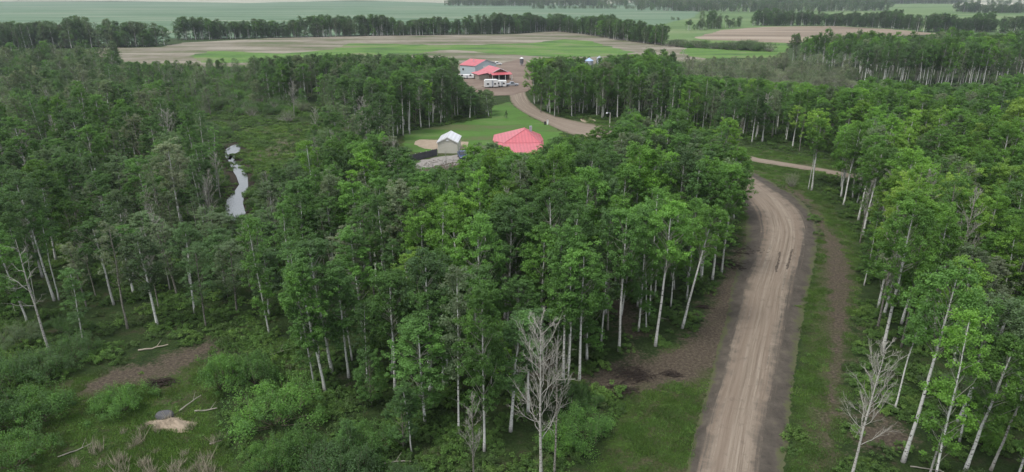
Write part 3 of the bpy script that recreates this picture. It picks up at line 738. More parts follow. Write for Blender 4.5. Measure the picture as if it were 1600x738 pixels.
# hand placed trees: (u base, v base, v top, kind, variant, tint, lean, label)
HAND = [
 (845,752,478,'bare',0,.3,(-.02,.0),'biggest leafless tree, spreading grey twigs over white stem, beside the left grass verge'),
 (866,742,520,'bare',1,.3,(.03,.0),'leafless white stem standing right against the biggest bare tree'),
 (742,770,600,'bare',3,.3,(-.06,.0),'short leafless tree with low pale fork just left of the biggest bare tree'),
 (768,600,488,'bare',2,.3,(.0,.0),'slender half dead aspen with bare crown behind the biggest bare tree'),
 (1330,748,520,'bare',0,.3,(.02,.0),'grey leafless tree rising from the right grass verge at the bottom of the frame'),
 (1371,514,306,'bare',3,.3,(.05,.0),'white forked leafless tree at the edge of the right stand, by the road bend'),
 (1548,735,528,'dead',1,.3,(.12,.0),'leaning dead white trunk with stubby fork near the right frame edge'),
 (1446,760,600,'dead',0,.3,(.03,.0),'forked white dead trunk at the bottom between two leafy aspens'),
 (83,566,368,'dead',0,.3,(-.10,.0),'tall dead tree leaning left with crooked bare limbs above the bushes'),
 (309,366,304,'dead',2,.3,(.0,.0),'small dead snag with crooked pale limbs beside the creek'),
 (320,330,240,'dead',1,.3,(-.08,.0),'thin grey dead pole leaning over the dark creek bank'),
 (425,400,300,'bare',3,.3,(.0,.0),'bare grey tree just below the creek mouth'),
 (640,400,322,'bare',1,.3,(.0,.0),'small bare tree amid green crowns, straight below the shed'),
 (550,420,335,'bare',2,.3,(.0,.0),'bare brown tree amid crowns below the fallen marsh log'),
 (935,375,288,'bare',0,.3,(.0,.0),'white branched bare tree rising below the light pole'),
 (985,380,290,'dead',0,.3,(.02,.0),'bare crooked top poking out of the stand toward the road bend'),
 (1125,205,140,'bare',1,.3,(.0,.0),'pale bare tree at the forest edge above the cross road'),
 (1190,222,142,'bare',0,.3,(.02,.0),'tall pale bare tree at the forest edge beside the cross road'),
 (1152,236,180,'bare',3,.3,(.0,.0),'low greyish bare tree in front of the cross road'),
 (967,549,330,'aspen',1,.60,(.0,.0),'lone white trunk with black scars standing in the dirt of the left verge'),
 (1024,541,318,'aspen',3,.68,(.03,.0),'thickest white trunked aspen at the verge corner, spreading bright crown'),
 (1010,518,350,'slim',2,.6,(-.06,.0),'slim white trunk leaning left behind the thickest verge aspen'),
 (1066,513,322,'aspen',6,.70,(.14,.0),'white aspen leaning toward the road at the verge corner'),
 (1032,490,330,'slim',0,.6,(.0,.0),'thin aspen second row behind the leaning verge aspen'),
 (1048,480,320,'slim',1,.55,(.02,.0),'thin dim aspen in the shade behind the leaning verge aspen'),
 (1113,437,258,'aspen',1,.66,(.0,.0),'tall white aspen beside dirt patch midway to the road bend'),
 (1127,428,262,'aspen',6,.62,(.01,.0),'tall white aspen closest to the road midway to its bend'),
 (1096,440,270,'aspen',0,.60,(.0,.0),'leafy aspen just left of the two tall trunks midway to the bend'),
 (1146,345,236,'aspen',3,.64,(.02,.0),'aspen on the inside of the road bend, dark notch under its crown'),
 (1135,352,232,'aspen',5,.72,(.0,.0),'broad bright aspen on the inside of the road bend'),
 (905,600,392,'aspen',1,.66,(.02,.0),'rightmost of three white stems beside the upper end of the left verge'),
 (888,606,398,'slim',2,.62,(.0,.0),'middle one of three white stems beside the upper end of the left verge'),
 (880,602,405,'aspen',4,.62,(-.02,.0),'leftmost of three white stems beside the upper end of the left verge'),
 (508,613,412,'aspen',2,.60,(-.07,.0),'rightmost of two white stems leaning left over open green floor'),
 (493,613,420,'slim',1,.58,(-.10,.0),'leftmost of two white stems leaning left over open green floor'),
 (676,634,452,'aspen',0,.56,(.0,.0),'full front row aspen with a white foot, left of the biggest bare tree'),
 (693,604,418,'aspen',5,.60,(.0,.0),'tallest broad aspen of the front row with a straight white trunk'),
 (643,706,600,'slim',2,.45,(-.03,.0),'thin spindly aspen in front of the stand, mostly bare lower stem'),
 (574,602,470,'slim',0,.50,(.0,.0),'thin white stem in the gap of the front row'),
 (545,590,430,'aspen',4,.52,(-.02,.0),'narrow aspen right of the two left leaning stems'),
 (690,470,372,'aspen',5,.05,(.0,.0),'pale silvery grey tree amid the green stand'),
 (1268,298,188,'aspen',3,.70,(.0,.0),'first aspen of the right stand, broad flat crown over tall white trunk'),
 (1263,296,205,'slim',2,.66,(.0,.0),'thin white trunk twinned with the first aspen of the right stand'),
 (1318,320,190,'aspen',1,.72,(.03,.0),'white forked aspen second along the edge of the right stand'),
 (1348,368,232,'aspen',6,.66,(.05,.0),'leaning white aspen where the right verge begins to widen'),
 (1350,446,330,'slim',3,.60,(.04,.0),'slender leaning aspen at the verge behind the white forked bare tree'),
 (1397,642,455,'slim',2,.62,(.04,.0),'slender white stem leaning right behind the right verge'),
 (1411,722,420,'aspen',6,.60,(.07,.0),'tallest white stem leaning right near the foot of the right verge'),
 (1352,330,215,'aspen',0,.74,(.0,.0),'bright rounded aspen behind the first trunks of the right stand'),
 (866,268,214,'young',0,.40,(.0,.0),'dark bushy tree covering the right corner of the red roofed house'),
 (778,284,232,'young',1,.46,(.0,.0),'low bushy tree under the left end of the red roof'),
 (748,275,222,'young',2,.30,(.0,.0),'dark rounded tree between the shed and the red roof'),
 (85,470,300,'aspen',6,.42,(-.06,.0),'tall aspen with a flattened pale top by the left frame edge'),
 (630,212,112,'aspen',3,.50,(.0,.0),'left one of the two white trunks at the lawn corner'),
 (640,210,114,'aspen',1,.52,(.02,.0),'right one of the two white trunks at the lawn corner'),
 (600,272,160,'slim',0,.50,(-.08,.0),'thin pale stem leaning left over the marsh near the board fence'),
]
for (u, v, vt, kd, i, tn, lean, lab) in HAND:
    x, y = G(u, v); put(kd, x, y, max(3, height(y, vt)), tn, i=i, lean=(0.0, lean[0]), label=lab, force=True, rz=rnd.uniform(0, 6.28),
        group={'bare': 'leafless trees', 'dead': 'dead trees'}.get(kd, 'aspens'))

# leafless crowns that poke through the middle and left woods
for (u, v, hp) in [(425,292,60),(507,345,70),(557,350,66),(603,332,60),(476,280,52),(523,290,52),(216,350,74),(250,335,70),(332,300,60),(484,352,70),(862,258,44),(1003,292,62),(908,250,46),(580,300,54),(1500,300,60),(1442,372,64),(345,262,52),(1060,222,40),(700,262,40),(455,320,60),(640,352,66),(535,318,60),(60,330,74),(150,380,84),(390,372,76),(1085,235,44),(1425,250,50),(1545,345,64),(230,190,46),(460,150,36),(560,150,34),(870,140,30),(940,150,34)]:
    x, y = G(u, v+hp); kd = rnd.choice(['bare', 'bare', 'bare', 'dead'])
    put(kd, x, y, height(y, v-24)+.6, .3, i=rnd.randrange(3), lean=(0, rnd.gauss(0, .04)), force=True)

# stands
scatter([(640,292),(760,300),(860,296),(900,290),(1000,280),(1090,290),(1148,302),(1145,345),(1112,425),(1060,508),(1020,530),(960,535),(900,580),(800,560),(700,520),(560,500),(500,470),(470,420),(470,330),(520,310)], 3.6, {'aspen': 45, 'full': 28, 'grey': 12, 'slim': 14, 'bare': 6}, (12.5, 16), .58, seed=1)
scatter([(560,500),(700,520),(800,560),(900,580),(880,640),(870,700),(830,742),(620,660),(520,640),(470,560),(480,480)], 4.6, {'aspen': 25, 'full': 38, 'grey': 12, 'slim': 38, 'young': 10, 'bare': 3}, (10, 15.5), .56, seed=2)
scatter([(860,700),(870,640),(905,612),(955,640),(940,690),(905,750),(860,750)], 3.0, {'bush': 1}, (1.4, 2), .62, seed=21, minh=0.8)
scatter([(620,672),(830,752),(840,800),(600,800),(500,700),(440,640),(520,640)], 5.2, {'slim': 12, 'grey': 12, 'bush': 40, 'brush': 12, 'young': 6}, (7, 10), .45, seed=3)
scatter([(345,345),(470,330),(470,420),(500,480),(470,560),(400,540),(300,510),(180,530),(60,540),(-200,560),(-200,420),(100,420),(300,380)], 4.7, {'aspen': 20, 'full': 18, 'grey': 32, 'slim': 22, 'bare': 10, 'young': 14, 'bush': 12}, (9, 15), .48, seed=4)
scatter([(395,262),(480,262),(640,290),(520,310),(470,330),(345,345),(385,336),(388,300)], 4.2, {'grey': 32, 'young': 34, 'bare': 26, 'bush': 30, 'full': 8}, (8, 12), .44, seed=5)
scatter([(-200,230),(190,225),(340,235),(350,262),(345,335),(300,380),(100,420),(-200,420)], 4.6, {'aspen': 26, 'full': 20, 'grey': 32, 'slim': 14, 'bare': 11, 'young': 18, 'bush': 8}, (9, 15), .52, seed=6)
scatter([(200,103),(300,108),(320,150),(345,225),(300,215),(250,200),(200,190)], 4.8, {'young': 40, 'bush': 24, 'grey': 16, 'bare': 7, 'full': 8}, (7, 10), .58, seed=71)
scatter([(-200,120),(200,103),(200,190),(250,200),(300,215),(340,235),(190,225),(-200,230)], 4.9, {'aspen': 30, 'grey': 34, 'slim': 12, 'bare': 9, 'young': 24, 'bush': 10}, (8, 13), .42, seed=7)
scatter([(300,110),(480,128),(480,195),(375,200),(345,225),(300,200)], 4.6, {'bush': 50, 'brush': 22, 'young': 8, 'grey': 8, 'bare': 4}, (6, 9), .50, seed=8)
scatter([(400,126),(640,108),(662,110),(660,140),(560,160),(400,166)], 4.6, {'aspen': 20, 'full': 46, 'grey': 24, 'slim': 6, 'bare': 3, 'young': 10}, (11, 14), .42, seed=9)
scatter([(300,112),(400,112),(400,166),(300,150)], 5.2, {'bush': 50, 'brush': 20, 'grey': 6, 'young': 18}, (6, 8), .50, seed=10)
scatter([(490,195),(560,215),(600,228),(640,208),(700,193),(768,182),(778,160),(770,142),(700,135),(600,150),(520,165)], 4.0, {'aspen': 26, 'full': 46, 'grey': 16, 'slim': 8, 'bare': 3, 'young': 12}, (12, 14.5), .48, seed=11)
scatter([(560,215),(600,228),(612,250),(600,285),(560,275),(480,250),(480,225)], 4.8, {'aspen': 20, 'grey': 30, 'slim': 20, 'young': 20, 'bush': 20, 'bare': 6}, (10, 13), .48, seed=12)
scatter([(690,268),(740,262),(780,268),(850,262),(900,235),(930,222),(1000,235),(1060,256),(1140,288),(1000,280),(900,290),(760,300),(640,292)], 4.2, {'young': 40, 'aspen': 22, 'grey': 20, 'bush': 16}, (8, 12), .52, seed=13, minh=2.0)
scatter([(826,186),(834,150),(900,150),(1000,150),(1060,170),(1110,180),(1110,208),(1000,196),(930,186),(880,184)], 4.2, {'aspen': 40, 'full': 50, 'grey': 10, 'bare': 3, 'slim': 5}, (14, 16.5), .62, seed=14)
scatter([(834,125),(900,108),(1010,104),(1060,130),(1110,180),(1000,150),(834,150)], 5.2, {'aspen': 55, 'grey': 15, 'young': 20}, (9, 12), .55, seed=15)
scatter([(1010,104),(1240,100),(1340,118),(1340,165),(1240,150),(1200,140),(1060,140)], 4.6, {'brush': 50, 'bush': 20, 'grey': 16, 'young': 12, 'bare': 4}, (6, 9), .12, seed=16)
scatter([(1060,140),(1240,150),(1340,165),(1460,175),(2000,178),(2300,300),(1400,280),(1270,243),(1155,222),(1110,208),(1110,180)], 4.4, {'aspen': 40, 'full': 30, 'grey': 12, 'bare': 4, 'young': 14}, (10.5, 14), .64, seed=17)
scatter([(1340,140),(1570,145),(1900,150),(2000,178),(1460,175),(1340,165)], 4.6, {'young': 60, 'brush': 20, 'grey': 14}, (5, 8), .55, seed=18)
scatter([(1340,121),(1560,124),(1570,141),(1440,140),(1340,133)], 4.4, {'aspen': 66, 'grey': 30, 'bare': 4}, (15, 17), .50, seed=19)
scatter([(1235,99),(1600,95),(2000,95),(2000,122),(1570,119),(1340,117),(1250,108)], 6.0, {'aspen': 90, 'grey': 14}, (14, 15.5), .58, seed=20, xr=(-420, 700))
scatter([(1262,296),(1310,325),(1342,372),(1350,440),(1362,525),(1380,570),(2100,590),(2200,300),(1400,286),(1330,280)], 3.8, {'aspen': 50, 'full': 20, 'grey': 10, 'slim': 22, 'bare': 8}, (12, 15.5), .77, seed=22)
scatter([(1382,580),(1402,670),(1395,740),(1420,860),(2100,860),(2100,598)], 4.3, {'aspen': 16, 'full': 10, 'grey': 16, 'slim': 42, 'bare': 16, 'bush': 14}, (10, 15), .66, seed=23)
# big bushes of the wet corner
for (u, v, h, s, tn) in [(60,660,3.2,1.3,.56),(20,600,3.2,1.2,.48),(190,640,2.6,1.15,.60),(120,560,2.6,1.0,.42),(352,606,3.2,1.05,.60),(430,662,3.6,1.25,.62),(400,600,3.0,1.1,.52),(-30,680,3.6,1.4,.5),(20,730,2.8,1.2,.58),(468,722,2.8,1.1,.55),(415,738,2.6,1.0,.60),(560,730,2.6,1.0,.5),(70,590,3.0,1.1,.40),(530,760,3.2,1.3,.42),(395,183,3.0,1.0,.10),(450,190,3.2,1.1,.14),(1237,292,2.6,.8,.02),(344,322,1.6,.7,.40),(347,302,1.4,.6,.42),(356,282,1.3,.55,.45),(398,286,1.5,.7,.5),(400,308,1.7,.8,.48),(396,330,1.8,.8,.5),(378,349,1.5,.8,.45),(360,350,1.5,.7,.42),(355,262,1.2,.5,.5),(344,342,1.9,.9,.4)]:
    x, y = G(u, v); put('brush' if tn < .15 else 'bush', x, y, h, tn, w=s*.88, force=True)

# ------------------------------------------------------------------ turn the nearest into things, the rest into one mass
def px_of(t): return Pv(t['x'], t['y'], t['h']*0.7)
LEAFY, BARE_, BUSH_ = ('aspen', 'full', 'grey', 'slim', 'young'), ('bare', 'dead'), ('bush', 'brush')
def near(kinds, n):
    c = []
    for t in TREES:
        if t['kind'] not in kinds: continue
        u, v = px_of(t); ub, vb = Pv(t['x'], t['y'], 0)
        if not (-20 < u < 1620 and v < 745 and vb > 0): continue
        c.append((0 if t['force'] else 1, t['y']-t['h']*0.5, id(t), t))
    c.sort(key=lambda q: q[:3]); return [q[3] for q in c[:n]]
SINGLE = near(LEAFY, 290)+near(BARE_, 70)+near(BUSH_, 70)
sid = {id(t) for t in SINGLE}

LANDMARKS = [(368,300,'the pale creek'),(700,225,'the beige shed'),(810,222,'the red roofed house'),(660,242,'the board fence'),(1225,345,'the road bend'),(1215,262,'the cross road'),
 (845,610,'the biggest bare tree'),(1330,640,'the bare verge tree'),(1390,400,'the forked bare tree'),(1575,620,'the leaning dead trunk'),(70,450,'the crooked dead tree'),(220,580,'the brown dirt bank'),
 (265,660,'the sandy mound'),(950,190,'the light pole'),(768,120,'the farm shop'),(690,420,'the silvery grey tree'),(990,588,'the brush pile'),(1024,430,'the thickest verge aspen'),
 (430,230,'the marsh clearing'),(1120,340,'the trunks by the bend'),(500,560,'the leaning stems'),(1500,250,'the far right canopy'),(1268,240,'the cross road aspen'),
 (600,380,'the heart of the middle stand'),(1480,540,'the lower right thicket'),(1570,420,'the right frame edge'),(20,330,'the left frame edge'),(200,420,'the heart of the left woods'),(880,330,'the stand below the house'),(790,500,'the half dead aspen'),
 (440,480,'the gap beside the leaning stems'),(600,740,'the bottom frame edge'),(780,400,'the middle of the frame')]
ORD = ['first','second','third','fourth','fifth','sixth','seventh','eighth','ninth','tenth','eleventh','twelfth','thirteenth','fourteenth','fifteenth']
def look(t):
    k, tn, h = t['kind'], t['tint'], t['h']
    if k in BARE_: return ('tall' if h > 12 else 'small')+(' leafless trees' if k == 'bare' else ' dead trees')
    if k in BUSH_: return {0: 'olive willow bushes', 1: 'dark green willow bushes', 2: 'bright green willow bushes'}[0 if tn < .3 else 1 if tn < .52 else 2]
    n = {'aspen': 'aspens', 'full': 'full aspens', 'grey': 'thin aspens', 'slim': 'slender aspens', 'young': 'bushy aspens'}[k]
    c = 'grey green' if tn < .3 else 'dark green' if tn < .48 else 'mid green' if tn < .62 else 'bright green'
    return c+' '+n
buckets = {}
for t in SINGLE:
    if t['label']: continue
    u, v = map(float, px_of(t)); best = min(LANDMARKS, key=lambda l: math.hypot((u-l[0]), (v-l[1])*1.2))
    du, dv = u-best[0], v-best[1]
    if best[2].startswith(('the heart', 'the middle')): rel = 'at' if math.hypot(du, dv) < 45 else ('left of' if du < 0 else 'right of') if abs(du) > abs(dv) else ('behind' if dv < 0 else 'in front of')
    else: rel = ('left of' if du < 0 else 'right of') if abs(du) > abs(dv) else ('behind' if dv < 0 else 'in front of')
    buckets.setdefault((look(t), rel, best[2]), []).append((u, t))
for (lk, rel, lm), L_ in buckets.items():
    L_.sort(key=lambda q: q[0])
    one = lk.replace('trees', 'tree').replace('bushes', 'bush').replace('aspens', 'aspen')
    for i, (u, t) in enumerate(L_):
        if len(L_) == 1: t['label'] = f'{one} standing {rel} {lm}'
        elif i < len(ORD): t['label'] = f'{ORD[i]} from left of {lk} {rel} {lm}'
        else: t['label'] = f'{lk} {rel} {lm}, past the fifteenth'
        t['label'] = t['label'].replace('leafless trees', 'bare trees')
        if len(t['label'].split()) > 15: t['label'] = t['label'].replace('in front of', 'before').replace('the heart of ', '')
NAMES = {'aspen': ('aspen_tree', 'aspen tree'), 'full': ('aspen_tree', 'aspen tree'), 'grey': ('aspen_tree', 'aspen tree'), 'slim': ('aspen_tree', 'aspen tree'), 'young': ('aspen_tree', 'aspen tree'), 'bare': ('bare_tree', 'bare tree'), 'dead': ('dead_tree', 'dead tree'), 'bush': ('willow_bush', 'bush'), 'brush': ('willow_bush', 'bush')}
GRP = {'aspen_tree': 'leafy aspens of the woods', 'bare_tree': 'leafless trees among the aspens', 'dead_tree': 'dead trees among the aspens', 'willow_bush': 'willow bushes'}
def add_single(t):
    p = PROT[t['kind']][t['i']]; s = t['h']/base_h(t['kind'])
    nmx, cat = NAMES[t['kind']]
    e = empty(nmx, (t['x'], t['y'], float(ground_z(np.array([t['x']]), np.array([t['y']]))[0])-0.05), t['rz'])
    # lean is given in the world's x, turned into the tree's own frame
    ax = t['lean']
    e.rotation_mode = 'XYZ'
    from mathutils import Matrix
    Mx = Matrix.Rotation(ax[1], 4, 'Y') @ Matrix.Rotation(ax[0], 4, 'X') @ Matrix.Rotation(t['rz'], 4, 'Z')
    e.rotation_euler = Mx.to_euler('XYZ')
    w = s*t['w'] if t['kind'] in BUSH_+('young',) else s*t['w']
    if t['kind'] in ('aspen', 'full', 'grey', 'slim') : w = 0.5*(s+1)*t['w']*0.97
    e.scale = (w, w, s)
    tag(e, t['label'], cat, GRP[nmx])
    a, b = ('stems', 'foliage') if t['kind'] in BUSH_ else ('trunk', 'twigs') if t['kind'] in BARE_ else ('trunk', 'crown')
    for nme, md in ((a, p['wood']), (b, p['crown'])):
        o = bpy.data.objects.new(nme, md); o.parent = e; C.objects.link(o); o['tint'] = t['tint']
for t in SINGLE: add_single(t)

# mass objects drawn from hidden prototypes by geometry nodes
def gn_mass(name, protos, pts, rots, scls, tints, ids, label, cat, group=None):
    col = bpy.data.collections.new(name+'_source')
    for i, mdt in enumerate(protos):
        o = bpy.data.objects.new('%s_source_%02d' % (name, i), mdt); col.objects.link(o)
    me = bpy.data.meshes.new(name); n = len(pts)
    me.vertices.add(n); me.vertices.foreach_set('co', np.asarray(pts, np.float32).ravel())
    for k, ty, a in (('rot', 'FLOAT_VECTOR', rots), ('scl', 'FLOAT_VECTOR', scls), ('tint', 'FLOAT', tints), ('pid', 'INT', ids)):
        at = me.attributes.new(k, ty, 'POINT')
        at.data.foreach_set('vector' if ty == 'FLOAT_VECTOR' else 'value', np.asarray(a, np.int32 if ty == 'INT' else np.float32).ravel())
    o = bpy.data.objects.new(name, me); C.objects.link(o)
    ng = bpy.data.node_groups.new(name+'_nodes', 'GeometryNodeTree')
    ng.interface.new_socket('Geometry', in_out='INPUT', socket_type='NodeSocketGeometry'); ng.interface.new_socket('Geometry', in_out='OUTPUT', socket_type='NodeSocketGeometry')
    N_ = ng.nodes; L_ = ng.links
    gi = N_.new('NodeGroupInput'); go = N_.new('NodeGroupOutput'); ip = N_.new('GeometryNodeInstanceOnPoints')
    ci = N_.new('GeometryNodeCollectionInfo'); ci.inputs[0].default_value = col; ci.inputs[1].default_value = True; ci.inputs[2].default_value = True
    def na(nm_, dt):
        a = N_.new('GeometryNodeInputNamedAttribute'); a.data_type = dt; a.inputs[0].default_value = nm_
        return a.outputs['Attribute']
    L_.new(gi.outputs[0], ip.inputs['Points']); L_.new(ci.outputs[0], ip.inputs['Instance'])
    ip.inputs['Pick Instance'].default_value = True
    L_.new(na('pid', 'INT'), ip.inputs['Instance Index']); L_.new(na('scl', 'FLOAT_VECTOR'), ip.inputs['Scale'])
    er = N_.new('FunctionNodeEulerToRotation'); L_.new(na('rot', 'FLOAT_VECTOR'), er.inputs[0]); L_.new(er.outputs[0], ip.inputs['Rotation'])
    L_.new(ip.outputs[0], go.inputs[0])
    md = o.modifiers.new('spread', 'NODES'); md.node_group = ng
    tag(o, label, cat, group, 'stuff'); return o
flatp = [(k, i) for k in PROT for i in range(len(PROT[k]))]
pidx = {ki: n for n, ki in enumerate(flatp)}
rest = [t for t in TREES if id(t) not in sid]
def gn_trees(name, L_, label, cat):
    if not L_: return
    pts = np.array([(t['x'], t['y'], 0.0) for t in L_]); pts[:, 2] = ground_z(pts[:, 0], pts[:, 1])-0.05
    sc = []
    for t in L_:
        s = t['h']/base_h(t['kind']); w = s*t['w']
        if t['kind'] in ('aspen', 'full', 'grey', 'slim'): w = 0.5*(s+1)*t['w']*0.97
        sc.append((w, w, s))
    gn_mass(name, [PROT[k][i]['whole'] for k, i in flatp], pts, [(t['lean'][0], t['lean'][1], t['rz']) for t in L_], sc, [t['tint'] for t in L_], [pidx[(t['kind'], t['i'])] for t in L_], label, cat)
gn_trees('woods', [t for t in rest if t['kind'] in LEAFY], 'dense aspen woods farther back around the farm and both sides of the road', 'woods')
gn_trees('bare_trees_mass', [t for t in rest if t['kind'] in BARE_], 'grey leafless trees scattered through the woods farther back', 'woods')
gn_trees('brush', [t for t in rest if t['kind'] in BUSH_], 'olive green willow brush around the marsh and behind the driveway', 'brush')
print('TREES', len(TREES), 'single', len(SINGLE))

# shelterbelts and far woods
far = []
def belt(pts, n, hr, tint, wid, mix, seed):
    r = np.random.default_rng(seed); w = [np.array(G(*p)) for p in pts]
    seg = np.array([np.linalg.norm(w[i+1]-w[i]) for i in range(len(w)-1)]); cum = np.concatenate([[0], np.cumsum(seg)])
    for j in range(int(n*1.5)):
        s = r.random()*cum[-1]; i = min(len(seg)-1, int(np.searchsorted(cum, s)-1)); i = max(i, 0)
        p = w[i]+(w[i+1]-w[i])*((s-cum[i])/seg[i])
        p = p+np.array([r.normal(0, wid*.15), r.uniform(-wid/2, wid/2)])
        k = r.choice(list(mix), p=np.array(list(mix.values()))/sum(mix.values()))
        hh = r.uniform(*hr)*(1+0.12*math.sin(s*0.045+seed)+0.08*math.sin(s*0.13))
        if k == 'young': hh *= 0.7
        far.append(dict(kind=k, i=int(r.integers(len(PROT[k]))), x=float(p[0]), y=float(p[1]), h=float(hh), w=1.3, tint=float(np.clip(r.normal(tint, .10), .02, .98)), rz=float(r.uniform(0, 6.28)), lean=(0, 0)))
MX = {'aspen': 50, 'grey': 20, 'young': 55}
belt([(-250,76),(60,74),(190,73),(252,71)], 300, (13, 17), .36, 26, MX, 1)
belt([(282,62),(420,59),(560,56),(700,54),(800,52),(870,48)], 400, (12, 16), .40, 16, MX, 2)
belt([(865,48),(920,54),(970,62),(1040,71)], 210, (13, 16), .44, 16, MX, 3)
belt([(1040,72),(1080,74),(1130,76),(1190,80)], 60, (3, 5), .3, 14, {'young': 1, 'brush': 1, 'bush': 1}, 4)
belt([(1070,48),(1110,46),(1160,42)], 26, (7, 11), .36, 10, MX, 5)
belt([(1090,48),(1125,42)], 10, (13, 16), .36, 8, MX, 6)
belt([(1180,40),(1300,40),(1380,44),(1430,47)], 220, (11, 16), .36, 20, MX, 7)
belt([(1440,50),(1520,50)], 60, (12, 15), .36, 18, MX, 8)
belt([(1520,50),(1556,50)], 20, (15, 18), .34, 14, MX, 9)
belt([(1565,52),(1700,54)], 60, (13, 16), .34, 14, MX, 10)
for yy, n in ((12, 240), (9, 260), (6, 260), (16.5, 110)):
    belt([(905 if yy < 12 else 1000,yy),(1180,yy),(1380,yy)], n, (15, 22), .32, 90, MX, int(20+yy*2))
belt([(1040,17),(1200,19),(1375,17)], 260, (11, 17), .30, 50, MX, 50)
for yy in (9, 6): belt([(706,yy),(820,yy+.5),(935,yy)], 240, (15, 20), .28, 60, MX, int(60+yy))
belt([(830,14),(1000,14),(1010,13)], 120, (7, 11), .28, 20, {'young': 1, 'grey': 1}, 70)
for yy in (6, 4): belt([(1370,yy),(1500,yy)], 260, (16, 22), .30, 90, MX, int(80+yy))
belt([(1500,19),(1540,20),(1595,20)], 140, (11, 16), .30, 40, MX, 90)
belt([(1505,12),(1590,9),(1700,8)], 50, (12, 18), .30, 20, MX, 91)
belt([(-300,1),(500,0.5),(1000,0.5),(1900,1)], 500, (16, 24), .28, 60, MX, 92)
belt([(1030,30),(1060,32)], 5, (4, 7), .3, 8, {'young': 1}, 93)
gn_trees('shelterbelt_trees', far, 'long dark shelterbelts and far woods between the fields near the skyline', 'trees')

# thin air over the fields
hz = MB().box(-6900, 6900, -380, 8800, -3, 60)
m, N, L = nm('thin_haze'); pv = N.new('ShaderNodeVolumePrincipled'); pv.inputs['Color'].default_value = (.80, .88, .95, 1); pv.inputs['Density'].default_value = HAZE; pv.inputs['Anisotropy'].default_value = 0.3
o_ = N.new('ShaderNodeOutputMaterial'); L.new(pv.outputs[0], o_.inputs['Volume'])
tag(hz.build('haze', m), kind='stuff')

# ------------------------------------------------------------------ undergrowth, grass and reeds
def clump(seed, R_, n, size, hmax, blade=False):
    r = np.random.default_rng(seed)
    if blade:
        a = r.uniform(0, 6.28, n); rr = R_*np.sqrt(r.random(n)); x = rr*np.cos(a); y = rr*np.sin(a)
        h = hmax*r.uniform(.4, 1, n); t = r.uniform(0, 6.28, n); w = size
        lx, ly = r.normal(0, .35, n)*h, r.normal(0, .35, n)*h
        dx, dy = np.cos(t)*w, np.sin(t)*w
        V = np.stack([np.stack([x-dx, y-dy, 0*x], -1), np.stack([x+dx, y+dy, 0*x], -1), np.stack([x+lx+dx*.2, y+ly+dy*.2, h], -1), np.stack([x+lx-dx*.2, y+ly-dy*.2, h*.98], -1)], 1).reshape(-1, 3)
        return make_mesh('blades', V, quads=np.arange(n*4).reshape(-1, 4), attrs={'clv': np.repeat(r.random(n), 4)})
    k = 14; a = r.uniform(0, 6.28, k); rr = R_*np.sqrt(r.random(k))
    c = np.stack([rr*np.cos(a), rr*np.sin(a), hmax*(0.35+0.5*r.random(k))*(1-0.5*rr/R_)], -1)
    V, F, cv = leaves(c, r.uniform(.35, .6, k)*R_*0.6, n//k, size, r, flat=0.7, up=0.8)
    V[:, 2] = np.abs(V[:, 2])
    return make_mesh('clump', V, quads=F, attrs={'clv': cv})
UP = [clump(700+i, 1.0, 900, .085, h) for i, h in enumerate((.7, 1.0, .55, 1.3))]
for q in UP: q.materials.append(M_under)
GP = [clump(720+i, .9, 260, .020, h, True) for i, h in enumerate((.16, .24))]
for q in GP: q.materials.append(M_under)
M_reed = simple('dry_reed', (.36, .32, .24), 0.9, 0.1, 0.3, 3)
RP = [clump(740+i, .5, 60, .018, h, True) for i, h in enumerate((.9, 1.3))]
for q in RP: q.materials.append(M_reed)
def spread(name, polys, n, protos, sc, tint, label, cat, avoid=(), bounds=(-120, 110, 28, 230), seed=0, tsd=.14, thin=None):
    r = np.random.default_rng(3000+seed)
    x = r.uniform(bounds[0], bounds[1], n); y = bounds[2]+(bounds[3]-bounds[2])*r.random(n)**1.25
    u, v = Pv(x, y, 0*x); k = np.zeros(n, bool)
    for p in polys: k |= inpoly(u, v, p)
    for p in avoid: k &= ~inpoly(u, v, p)
    k &= (u > -120) & (u < 1720)
    if thin: 
        f = np.sin(x*.7+seed)*np.sin(y*.6)+np.sin(x*.23+y*.31)*.8; k &= r.random(n) < 1/(1+np.exp(-thin*(f-.1)))
    x, y = x[k], y[k]; m_ = len(x)
    s = r.uniform(sc[0], sc[1], m_)
    fld = np.sin(x*.17)+np.sin(y*.21+x*.1)
    gn_mass(name, protos, np.stack([x, y, ground_z(x, y)], -1), np.stack([r.normal(0, .05, m_), r.normal(0, .05, m_), r.uniform(0, 6.28, m_)], -1), np.stack([s, s, s*r.uniform(.7, 1.2, m_)], -1), np.clip(r.normal(tint, tsd, m_)+.05*fld, 0, 1), r.integers(0, len(protos), m_), label, cat)
    print(name, m_)
ALL = [(-400,100),(2000,100),(2000,1400),(-400,1400)]
av_road = [(sh_L[0][0]-60,930)]+sh_L+sh_R[::-1]+[(1210,930)]
av_drive = drive_B+drive_A[::-1]; av_cross = cross_B+cross_A[::-1]
lawn = grass_polys[2]
spread('undergrowth', [ALL], 46000, UP, (.5, 1.2), .60, 'low leafy undergrowth covering the forest floor', 'undergrowth',
  avoid=[av_road, av_drive, av_cross, creek, creek_up, verge_left, verge_right, lawn, grass_polys[3], grass_polys[4], grass_polys[5], grass_polys[8], *dirt_polys], seed=1, thin=2.2)
spread('verge_grass', [verge_left, verge_right, *grass_polys[2:]], 90000, GP, (.5, 1.2), .58, 'short rough grass on the verges and clearings', 'grass', avoid=[av_road, av_drive, av_cross, creek, creek_up, lawn, grass_polys[3], *dirt_polys[:3], dirt_polys[4]], seed=2, thin=1.2, bounds=(-110, 80, 36, 215))
